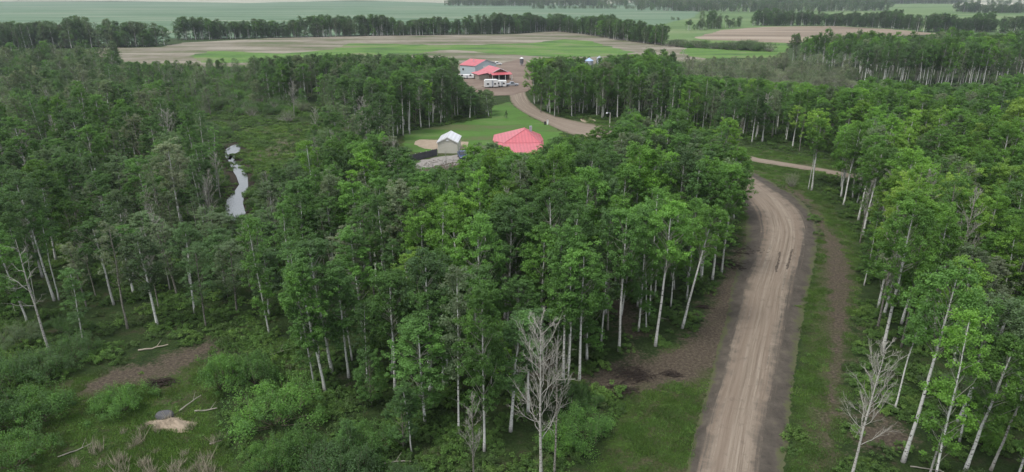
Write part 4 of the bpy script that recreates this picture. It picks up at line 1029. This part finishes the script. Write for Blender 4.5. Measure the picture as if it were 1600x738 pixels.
spread('verge_weeds', [verge_left, verge_right, grass_polys[8], grass_polys[6]], 9000, [UP[0], UP[2]], (.12, .38), .66, 'small broad leaved weeds dotted over the verges', 'weeds', avoid=[av_road, *dirt_polys[:2]], seed=5, thin=2.5, bounds=(-70, 70, 36, 150))
spread('marsh_reeds', [[(90,738),(200,668),(300,655),(345,690),(350,760),(60,780)], [(390,215),(470,205),(460,240),(395,255)]], 8000, RP, (.5, 1.1), .5, 'dry tan reeds and stalks in the wet corner', 'reeds', seed=3, thin=2.5, bounds=(-60, 10, 36, 200))

# ------------------------------------------------------------------ buildings
M_red = None
def metal_roof(name, col):
    m, N, L = nm(name); tc = N.new('ShaderNodeTexCoord'); ob = tc.outputs['Object']
    n = noise(N, L, ob, 0.6, 5)
    c = mixc(N, L, n, tuple(q*0.72 for q in col), tuple(min(1, q*1.2) for q in col))
    w = N.new('ShaderNodeTexWave'); w.wave_type = 'BANDS'; w.bands_direction = 'X'; w.inputs['Scale'].default_value = 0.4; L.new(ob, w.inputs['Vector'])
    c = mixc(N, L, 0.5, c, mixc(N, L, w.outputs['Fac'], (.78, .78, .78), (1.15, 1.15, 1.15)), 'MULTIPLY')
    return finish(m, N, L, c, 0.38, 0.5, bump=w.outputs['Fac'], bstr=0.4, bdist=0.03)
M_red = metal_roof('red_metal_roof', (.50, .105, .125)); M_wroof = metal_roof('pale_metal_roof', (.62, .63, .66))
def siding(name, col, sc=2.2, axis='Z'):
    m, N, L = nm(name); tc = N.new('ShaderNodeTexCoord'); ob = tc.outputs['Object']
    w = N.new('ShaderNodeTexWave'); w.wave_type = 'BANDS'; w.bands_direction = axis; w.inputs['Scale'].default_value = sc; L.new(ob, w.inputs['Vector'])
    n = noise(N, L, ob, 0.8, 5); c = mixc(N, L, n, tuple(q*0.86 for q in col), col)
    c = mixc(N, L, 0.25, c, mixc(N, L, w.outputs['Fac'], (.6, .6, .6), (1.1, 1.1, 1.1)), 'MULTIPLY')
    return finish(m, N, L, c, 0.6, 0.35, bump=w.outputs['Fac'], bstr=0.5, bdist=0.02)
M_beige = siding('beige_siding', (.60, .57, .49)); M_blue = siding('blue_grey_siding', (.47, .55, .58), 1.5, 'X'); M_tanw = siding('tan_wall', (.36, .32, .27))
M_white = simple('white_paint', (.74, .74, .73), 0.5, 0.4, 0.08); M_glass = simple('dark_glass', (.03, .035, .04), 0.1, 0.8, 0.1)
M_black = simple('black_rubber', (.025, .025, .027), 0.7, 0.3); M_navy = simple('navy_paint', (.03, .055, .13), 0.3, 0.6, 0.1)
M_grey = simple('weathered_boards', (.085, .085, .092), 0.9, 0.1, 0.4, 1.2); M_galv = simple('galvanised_steel', (.42, .45, .50), 0.4, 0.5, 0.15, 0.8, 0.3)
M_bluemet = simple('bin_blue_roof', (.36, .48, .66), 0.4, 0.5, 0.1); M_wood = simple('cut_wood', (.36, .31, .25), 0.9, 0.1, 0.3, 3); M_brick = simple('brown_wood', (.16, .10, .075), 0.8, 0.2, 0.3, 2)
M_post = simple('grey_post', (.40, .38, .34), 0.8, 0.2, 0.2, 2)

def gable(W_, D_, h, pk, wallm, roofm, root, over=0.35, ridge='y', fascia=None):
    """box of W_ (x) by D_ (y) centred on root with a gable roof whose ridge runs along y or x"""
    w = MB()
    if ridge == 'y':
        w.extr([(-W_/2, 0), (W_/2, 0), (W_/2, h), (0, pk-0.06), (-W_/2, h)], 'y', -D_/2, D_/2)
    else:
        w.extr([(-D_/2, 0), (D_/2, 0), (D_/2, h), (0, pk-0.06), (-D_/2, h)], 'x', -W_/2, W_/2)
    w.build('wall', wallm, root)
    a = W_/2 if ridge == 'y' else D_/2; b = (D_ if ridge == 'y' else W_)/2+over; sl = (pk-h)/a; e = a+over; ze = pk-sl*e
    rf = MB(); t = 0.12
    prof = [(-e, ze), (0, pk), (e, ze), (e, ze+t), (0, pk+t), (-e, ze+t)]
    rf.extr(prof, 'y' if ridge == 'y' else 'x', -b, b)
    ro = rf.build('roof', roofm, root)
    if fascia:
        f = MB(); th = 0.28
        for s in (-1, 1):
            prof2 = [(-e, ze-0.14), (0, pk-0.14), (e, ze-0.14), (e, ze+t+0.02), (0, pk+t+0.02), (-e, ze+t+0.02)]
            f.extr(prof2, 'y' if ridge == 'y' else 'x', s*(b+0.004), s*(b+0.06))
        f.build('fascia', fascia, root)
    return ro
def window(root, x, y, z, w, h, face='y-', m=None):
    n = {'y-': (0, -1), 'x-': (-1, 0), 'x+': (1, 0), 'y+': (0, 1)}[face]
    f = MB(); p = MB()
    if n[0] == 0:
        s = n[1]; f.box(x-w/2-.08, x+w/2+.08, min(y+s*.01, y+s*.07), max(y+s*.01, y+s*.07), z-.08, z+h+.08); p.box(x-w/2, x+w/2, min(y+s*.072, y+s*.09), max(y+s*.072, y+s*.09), z, z+h)
    else:
        s = n[0]; f.box(min(x+s*.01, x+s*.07), max(x+s*.01, x+s*.07), y-w/2-.08, y+w/2+.08, z-.08, z+h+.08); p.box(min(x+s*.072, x+s*.09), max(x+s*.072, x+s*.09), y-w/2, y+w/2, z, z+h)
    fo = f.build('window', M_white, root); p.build('pane', M_glass, fo)
# shed
x, y = G(700.5, 240)
sh = empty('shed', (x, y+3.8, 0), R(-2)); tag(sh, 'beige sided shed with pale metal gable roof behind the trees', 'shed')
gable(4.8, 7.4, 2.7, 3.9, M_beige, M_wroof, sh, 0.2, fascia=M_white)
MB().box(-.28, .28, -3.86, -3.75, 3.0, 3.4).build('vent', M_white, sh)
d_ = MB().box(2.41, 2.46, -1.5, -0.6, 0.05, 2.1).build('door', M_white, sh); MB().box(2.47, 2.53, -.75, -.68, 1.0, 1.1).build('handle', M_black, d_)
# red roofed house
hx, hy = 2.4, 160.0
ho = empty('house', (hx, hy, 0), R(3)); tag(ho, 'low house with red metal hip roof among trees beside the lawn', 'house')
MB().box(-5.6, 4.5, -6.6, 9.5, 0, 2.62).build('wall', M_tanw, ho)
rf = MB(); A_ = dict(pk=(1.2, 5.5, 5.1), pk2=(1.0, 7.5, 5.1))
bl, brr = (-4.4, -2.2, 3.35), (4.2, -2.2, 3.35); fl, fr = (-3.6, -10.2, 2.70), (4.2, -10.2, 2.70); L0, R0 = (-6.9, 3.6, 2.75), (5.4, 3.6, 2.95); Lb, Rb_ = (-6.4, 11, 2.7), (5.4, 11, 2.7)
V = [A_['pk'], bl, brr, fl, fr, L0, R0, Lb, Rb_, A_['pk2']]
Fc = [(1, 2, 0), (3, 4, 2, 1), (3, 1, 5), (1, 0, 5), (2, 4, 6), (0, 2, 6), (5, 0, 9, 7), (0, 6, 8, 9), (7, 9, 8)]
Vb = [(a, b, c-0.16) for a, b, c in V]; n = len(V)
rim = [3, 4, 6, 8, 7, 5]
F2 = [tuple(f) for f in Fc]+[tuple(i+n for i in f[::-1]) for f in Fc]+[(rim[i], rim[i]+n, rim[(i+1) % 6]+n, rim[(i+1) % 6]) for i in range(6)]
rf.add(V+Vb, F2); ro = rf.build('roof', M_red, ho)
cp = MB()
for a_, b_ in (('pk', bl), ('pk', brr), ('pk', 'pk2'), (bl, brr), (bl, fl), (bl, L0), (brr, R0), (fl, fr)):
    a_ = A_[a_] if isinstance(a_, str) else a_; b_ = A_[b_] if isinstance(b_, str) else b_
    cp.tube([(a_[0], a_[1], a_[2]+.03), (b_[0], b_[1], b_[2]+.03)], [.07, .07], 5)
cp.build('ridge_cap', simple('faded_red_trim', (.42, .13, .15), .5), ro)
MB().box(2.2, 2.8, 6.0, 6.6, 4.4, 5.7).build('chimney', M_galv, ro)
for px_ in (-3.2, 0.4, 3.9): MB().box(px_-.08, px_+.08, -10.0, -9.84, 0, 2.56).build('porch_post', M_white, ho)
window(ho, -2.5, -6.6, 1.0, 1.4, 1.1); window(ho, 2.6, -6.6, 1.0, 1.6, 1.1); window(ho, -5.6, 0, 1.0, 1.2, 1.0, 'x-')
d_ = MB().box(-.2, .7, -6.67, -6.61, 0.05, 2.1).build('door', M_white, ho); MB().box(.55, .62, -6.73, -6.68, 1.0, 1.1).build('handle', M_black, d_)
MB().box(-3.7, 4.2, -10.1, -6.62, 0.0, 0.15).build('deck', M_wood, ho)
# farm shop, tall and blue grey
x, y = G(742, 122)
rz = R(-40)
bw, bd = 13.0, 9.5
bs = empty('farm_shop', (-15.9, 330, 0), R(-35.6)); tag(bs, 'tall blue grey metal shop with red roof in the farmyard', 'shop')
gable(9.0, 16.0, 4.3, 6.4, M_blue, M_red, bs, 0.3, ridge='x', fascia=M_galv)
d_ = MB().box(4.52, 4.56, -2.2, 2.0, .05, 3.8).build('door', M_white, bs)
MB().cyl(0.2, -3.5, 5.3, 6.9, .14).build('flue', M_galv, bs)
window(bs, -2.6, -8.0, 2.0, 1.0, .9)
# low barn with red roof and open porch
x, y = G(784, 131)
lb = empty('low_barn', (-7.7, 311, 0), R(22)); tag(lb, 'low red roofed barn with white gable trim and porch awning', 'barn')
gable(9.0, 13.0, 2.9, 4.9, M_brick, M_red, lb, 0.5, ridge='y', fascia=M_white)
MB().quadslab((-4.6, -6.6, 3.2), (-4.8, -9.4, 2.4), (4.8, -9.4, 2.4), (4.6, -6.6, 3.2), -.12).build('awning', M_red, lb)
for px_ in (-4.5, -1.5, 1.5, 4.5): MB().box(px_-.09, px_+.09, -9.3, -9.12, 0, 2.38).build('porch_post', M_white, lb)
MB().box(-2.2, 3.4, -6.58, -6.52, .05, 2.4).build('door', M_black, lb)  # black panel painting the dark inside of the open front, not a door leaf
MB().quadslab((-4.9, -5.5, 3.1), (-9.6, -5.5, 2.3), (-9.6, 4.5, 2.3), (-4.9, 4.5, 3.1), .12).build('lean_to_roof', M_red, lb)
MB().box(-9.2, -4.52, -4.9, 4.0, 0, 2.28).build('lean_to_wall', M_tanw, lb)
window(lb, 2.8, -6.5, 3.0, .1, .1) if False else None
# white trailers, truck and tank in the yard
def trailer(u, v, Lx, Wy, H_, rz, label, name='camper_trailer', cat='trailer'):
    x, y = G(u, v); t = empty(name, (x, y+Wy/2, 0), rz); tag(t, label, cat)
    b = MB(); b.extr([(-Lx/2, .55), (Lx/2, .55), (Lx/2, H_-.15), (Lx/2-.4, H_), (-Lx/2+.3, H_), (-Lx/2, H_-.5)], 'y', -Wy/2, Wy/2); b.build('body', M_white, t)
    for i in range(2):
        for s in (-1, 1):
            w = MB(); w.tube([(-.5+i*.9, s*Wy/2-.02, .36), (-.5+i*.9, s*Wy/2-s*.24, .36)], [.36, .36], 14); w.build('wheel', M_black, t)
    window(t, -Lx*.25, -Wy/2, 1.4, .9, .6); window(t, Lx*.28, -Wy/2, 1.4, .8, .6)
    d_ = MB().box(.2, .85, -Wy/2-.05, -Wy/2-.01, .7, H_-.3).build('door', M_galv, t); MB().box(.72, .78, -Wy/2-.09, -Wy/2-.055, 1.4, 1.5).build('handle', M_black, d_)
    MB().tube([(-Lx/2, 0, .6), (-Lx/2-1.1, 0, .5)], [.06, .06], 6).build('hitch', M_black, t); return t
trailer(767, 138, 5.4, 2.5, 3.3, R(8), 'white camper trailer parked in front of the low barn')
trailer(783, 137, 4.2, 2.3, 2.7, R(-6), 'short white cargo trailer behind the camper trailer', 'cargo_trailer')
trailer(728, 124, 7.0, 2.3, 1.9, R(3), 'long low white trailer against the blue grey shop wall', 'flat_trailer')
def pickup(x, y, rz, paint, label, name='pickup_truck', cat='truck'):
    t = empty(name, (x, y, 0), rz); tag(t, label, cat)
    b = MB(); b.extr([(-2.7, .5), (2.6, .5), (2.7, .95), (1.35, 1.1), (.75, 1.12), (-.9, 1.12), (-2.7, 1.1)], 'y', -.95, .95); b.build('body', paint, t)
    c = MB(); V = [(-.9, -.85, 1.1), (1.3, -.85, 1.1), (1.3, .85, 1.1), (-.9, .85, 1.1), (-.7, -.7, 1.8), (.6, -.7, 1.8), (.6, .7, 1.8), (-.7, .7, 1.8)]
    c.add(V, [(0, 1, 5, 4), (1, 2, 6, 5), (2, 3, 7, 6), (3, 0, 4, 7), (4, 5, 6, 7), (3, 2, 1, 0)]); co = c.build('cab', paint, t)
    for s in (-1, 1):
        w = MB(); w.add([(-.6, s*.83, 1.18), (.9, s*.83, 1.18), (.5, s*.735, 1.70), (-.55, s*.735, 1.70)], [(0, 1, 2, 3), (3, 2, 1, 0)]); wo_ = w.build('window', M_glass, co); wo_.location = (0, s*.02, 0)
    w = MB(); w.add([(1.28, -.75, 1.15), (1.28, .75, 1.15), (.68, .64, 1.74), (.68, -.64, 1.74)], [(0, 1, 2, 3)]); w.build('windscreen', M_glass, co).location = (.03, 0, .01)
    for xx in (-1.7, 1.75):
        for s in (-1, 1):
            w = MB(); w.tube([(xx, s*.96, .38), (xx, s*.72, .38)], [.38, .38], 16); wo_ = w.build('wheel', M_black, t); MB().tube([(xx, s*.975, .38), (xx, s*.9, .38)], [.2, .2], 10).build('rim', M_galv, wo_)
    for s in (-1, 1): MB().box(2.62, 2.72, s*.62-.16, s*.62+.16, .72, .9).build('headlight', M_white, t)
    return t
x, y = G(722, 250); pickup(x, y+1.5, R(-80), M_navy, 'dark blue pickup truck parked beside the beige shed')
x, y = G(796, 137); pickup(x+1, y+4, R(12), M_galv, 'grey pickup truck parked at the corner of the low barn porch')
x, y = G(776, 103); pickup(x, y+3, R(20), M_white, 'white pickup truck parked behind the low barn')
# hopper bin in the yard
x, y = G(815, 103); hb = empty('hopper_bin', (x, y, 0)); tag(hb, 'dark hopper bin on legs with white lid at the yard edge', 'grain bin')
MB().cyl(0, 0, 1.4, 3.7, 1.0).build('bin_body', simple('dark_steel', (.10, .10, .11), .5), hb); MB().cyl(0, 0, .5, 1.4, .2, 1.0).build('hopper', M_galv, hb); MB().cyl(0, 0, 3.7, 4.3, 1.08, .2).build('lid', M_white, hb)
for a in range(4):
    ca, sa = math.cos(a*1.571+.78), math.sin(a*1.571+.78); MB().tube([(ca*1.05, sa*1.05, 0), (ca*1.02, sa*1.02, 1.9)], [.06, .06], 6).build('leg', M_galv, hb)
def grain_bin(u, v_eave, h, r, roof, label):
    y0 = None
    a = PITCH-math.atan((369-v_eave)/F0); y0 = (CAMH-h)/math.tan(a); zc = y0*CP+(CAMH-h)*SP; x0 = (u-800)/F0*zc
    g = empty('grain_bin', (x0, y0, 0)); tag(g, label, 'grain bin', 'grain bins behind the trees')
    b = MB(); k = 24
    for i in range(int(h/0.5)): b.cyl(0, 0, i*.5+.004, i*.5+.496, r+(.03 if i % 2 else 0), k=k)
    b.build('bin_body', M_galv, g); MB().cyl(0, 0, h, h+r*.62, r*1.06, .25, k).build('roof', roof, g); MB().cyl(0, 0, h+r*.62, h+r*.62+.2, .28, k=12).build('lid', M_galv, g)
grain_bin(920.5, 95, 4.6, 2.1, M_bluemet, 'squat grain bin with pale blue cone roof above the treetops')
grain_bin(936.5, 91, 4.6, 1.4, M_galv, 'silver grain bin with steeper roof behind the blue roofed bin')
grain_bin(957.5, 91, 4.4, .8, M_white, 'narrow white topped feed bin poking out right of the silver bin')
# light pole
x, y = G(952, 208); lp = empty('yard_light', (x, y, 0)); tag(lp, 'grey wooden yard light pole beside the driveway', 'light pole')
MB().tube([(0, 0, 0), (0, 0, 5.6)], [.14, .10], 10).build('pole', M_post, lp)
ar = MB().tube([(0, 0, 5.35), (-.3, -.1, 5.6), (-.8, -.15, 5.62)], [.04, .04, .04], 6).build('arm', M_galv, lp)
MB().cyl(-.95, -.17, 5.42, 5.68, .24, .14).build('lamp_head', M_white, lp)
# white post and dark barrel on the lawn edge
x, y = G(855.5, 195); o = empty('marker_post', (x, y, 0)); tag(o, 'short white post at the lawn edge by the driveway', 'post')
MB().box(-.22, .22, -.15, .15, 0, 1.35).build('post', M_white, o); MB().box(-.25, .25, -.18, .18, 1.352, 1.42).build('post_cap', M_galv, o)
x, y = G(852.5, 195); o = empty('barrel', (x-.15, y, 0)); tag(o, 'black barrel standing beside the short white post', 'barrel')
MB().cyl(0, 0, 0, .9, .3, k=14).build('drum', M_black, o)
for zz in (.3, .6): MB().cyl(0, 0, zz-.02, zz+.02, .315, k=14).build('hoop', M_grey, o)
# board fence
a = Vector(G(632, 256)); b = Vector(G(684, 243)); L_ = (b-a).length; ang = math.atan2((b-a).y, (b-a).x)
fe = empty('board_fence', (a.x, a.y, 0), ang); tag(fe, 'weathered dark grey vertical board fence running to the shed', 'fence')
mb = MB(); s = 0
while s < L_-.2:
    mb.box(s, s+.19, -.02, .02, 0.02, 1.62+rnd.uniform(-.05, .05)); s += .205
mb.build('boards', M_grey, fe)
for i in range(7): MB().box(i*(L_-.2)/6, i*(L_-.2)/6+.14, .024, .16, 0, 1.72).build('post', M_post, fe)
for zz in (.4, 1.25): MB().box(0, L_-.2, -.07, -.022, zz, zz+.1).build('rail', M_grey, fe)
# rocks
def rock(r, s, seed):
    q = np.random.default_rng(seed); import bmesh
    bm = bmesh.new(); bmesh.ops.create_icosphere(bm, subdivisions=3, radius=1)
    dirs = q.normal(size=(14, 3)); dirs /= np.linalg.norm(dirs, axis=1)[:, None]; cut = q.uniform(.62, .95, 14)
    for v in bm.verts:
        p = np.array(v.co)
        for d, c in zip(dirs, cut):
            e = p @ d
            if e > c: p = p-d*(e-c)*.85
        p = p*(1+q.normal(0, .012)); v.co = Vector(p)*r
    me_ = bpy.data.meshes.new('rock'); bm.to_mesh(me_); bm.free(); return me_
M_rock = simple('fieldstone', (.26, .24, .22), .9, .2, .35, 2)
pl = gp([(640,262),(680,250),(735,250),(720,258),(660,268)])
rk = np.random.default_rng(4); pts = []
while len(pts) < 160:
    px_, py_ = rk.uniform(min(p[0] for p in pl), max(p[0] for p in pl)), rk.uniform(min(p[1] for p in pl), max(p[1] for p in pl))
    if inpoly(np.array([px_]), np.array([py_]), pl)[0]: pts.append((px_, py_, .05))
rm = [rock(.35, 1, i) for i in range(3)]
for q in rm: q.materials.append(M_rock)
gn_mass('rubble', rm, pts, rk.uniform(0, 6, (160, 3)), np.repeat(rk.uniform(.25, .9, (160, 1)), 3, 1), np.zeros(160), rk.integers(0, 3, 160), 'scattered pale field stones on the gravel pad by the fence', 'rubble')
# sandy mound, boulder, logs, brush pile
def mound(u, v, rx, ry, h, seed, mat, name, label, cat):
    x, y = G(u, v); q = np.random.default_rng(seed); n, k = 14, 28; V = [(0, 0, h)]
    ph = q.uniform(0, 6.28, 4)
    for i in range(1, n+1):
        t = i/n
        for j in range(k):
            a = j/k*6.283; rr = t*(1+.16*math.sin(2*a+ph[0])+.1*math.sin(5*a+ph[1]))
            V.append((rx*rr*math.cos(a), ry*rr*math.sin(a), max(-.05, h*(math.cos(t*math.pi)*.5+.5)*(1+.22*math.sin(a*3+t*6+ph[2]))+q.normal(0, .03)*(1-t))-(0.03 if i == n else 0)))
    F = [(0, 1+j, 1+(j+1) % k) for j in range(k)]+[(1+(i-1)*k+j, 1+i*k+j, 1+i*k+(j+1) % k, 1+(i-1)*k+(j+1) % k) for i in range(1, n) for j in range(k)]
    o = mesh_obj(name, make_mesh(name, V, polys=F, smooth=True), [mat], loc=(x, y, 0)); tag(o, label, cat); return o
mound(268, 664, 2.5, 1.2, .5, 1, M_sand, 'sand_mound', 'low tan sandy mound in the wet clearing', 'mound')
x, y = G(258, 652); o = mesh_obj('boulder', rock(.85, 1, 9), [simple('dark_fieldstone', (.10, .10, .105), .9, .2, .35, 2)], loc=(x, y, .2)); o.scale = (1.0, .7, .6); tag(o, 'dark grey boulder behind the sandy mound', 'boulder')
M_logc = simple('weathered_log', (.27, .25, .21), .9, .1, .4, 3)
def log(u, v, ln, az, r, label, z=.0, tilt=.05, mat=None):
    x, y = G(u, v); q = np.random.default_rng(int(u*7+v)); p = bent((-ln/2, 0, r), (ln/2, 0, r+ln*tilt), 7, q, .03)
    e = empty('fallen_log', (x, y, z), az); tag(e, label, 'log', 'fallen logs')
    w = MB(); w.tube(p, np.linspace(r, r*.55, 7), 8); w.build('log_stem', mat or M_logc, e)
    w = MB(); w.tube([p[4], p[4]+np.array([.5, .5, .5])], [r*.4, r*.15], 5); w.build('branch_stub', mat or M_logc, e)
log(462, 243, 4.6, R(-22), .13, 'long pale fallen log lying in the green marsh beyond the creek')
log(432, 229, 2.6, R(-50), .08, 'short pale fallen stick in the marsh clearing')
log(322, 642, 2.0, R(10), .09, 'short pale log beside the sandy mound')
log(298, 636, 2.2, R(48), .07, 'thin pale stick propped up behind the sandy mound', tilt=.3)
log(118, 705, 2.6, R(42), .06, 'thin pale stick lying on reeds in the lower left clearing')
log(445, 730, 1.6, R(50), .13, 'stubby pale log end among bushes at the bottom')
log(610, 728, 3.4, R(8), .08, 'thin fallen pole under bushes at the bottom')
log(345, 690, 1.8, R(30), .07, 'broken pale stick among the dry reeds')
log(240, 545, 3.0, R(20), .10, 'brown log lying on the dirt bank below the left woods', mat=M_wood)
log(432, 555, 3.2, R(35), .07, 'pale fallen pole on the open green floor of the left woods')
log(1448, 735, 2.4, R(-20), .06, 'pale fallen branch under the forked white dead trunk')
log(928, 625, 2.2, R(-55), .07, 'thin grey stick in the leafy weeds beside the left verge')
def stick_pile(u, v, n, R_, label, hmax=.5, seed=1):
    x, y = G(u, v); q = np.random.default_rng(seed); w = MB()
    for i in range(n):
        a = q.uniform(0, 3.14); c = q.normal(0, R_*.4, 2); l = q.uniform(.4, 1.4); z = q.uniform(.03, hmax)*math.exp(-np.hypot(*c)/R_)
        d = np.array([math.cos(a)*l, math.sin(a)*l*.6, q.normal(0, .12)]); p0 = np.array([c[0]*1.6, c[1], z]); rr = q.uniform(.015, .05)
        w.tube([p0-d/2+[0, 0, abs(d[2])/2], p0+d/2+[0, 0, abs(d[2])/2]], [rr, rr*.6], 4)
    o = w.build('brush_pile', M_stickd); o.location = (x, y, 0); tag(o, label, 'brush pile', 'piles of dark sticks'); return o
def sticks_stuff(*a):
    o = stick_pile(*a); o.name = 'scattered_sticks'; o['kind'] = 'stuff'; del o['group']
M_stickd = simple('dark_sticks', (.045, .035, .03), .95, .1, .4, 2)
stick_pile(993, 588, 170, 1.6, 'largest pile of dark sticks on the dirt of the left verge', seed=1)
stick_pile(1048, 586, 50, .6, 'small pile of dark sticks nearer the road on the left verge', .35, 2)
stick_pile(970, 612, 110, 1.3, 'spread of dark sticks at the lower end of the verge dirt', .3, 3)
stick_pile(1098, 481, 40, .5, 'small dark stick heap on dirt between two groups of white trunks', .3, 4)
stick_pile(250, 600, 120, 1.0, 'dark stick heap on the brown dirt bank', .45, 5)
sticks_stuff(1180, 395, 120, 2.6, 'thin scatter of sticks between tall trunks and the road', .2, 6)
sticks_stuff(1140, 415, 120, 2.4, 'thin scatter of sticks on dirt beside the tall white trunks', .2, 7)
# small spruce on the lawn
x, y = G(791, 185); w_, l_ = spruce(3); e = empty('spruce_tree', (x, y, 0)); tag(e, 'tiny dark spruce standing alone on the lawn', 'spruce tree')
wm = make_mesh('spruce_wood', w_[0], quads=w_[1]); mesh_obj('trunk', wm, [M_barkg], e)
cm = make_mesh('spruce_leaf', l_[0], quads=l_[1], attrs={'clv': l_[2]}); o = mesh_obj('crown', cm, [M_leaf], e); o['tint'] = .28
# yellow weed on the road edge
x, y = G(1247, 480); o = mesh_obj('road_weed', UP[2].copy(), loc=(x, y, .08)); o.scale = (.7, .35, .25); o['tint'] = 1.0; tag(o, 'yellow green weed tuft on the dark road shoulder', 'weed')
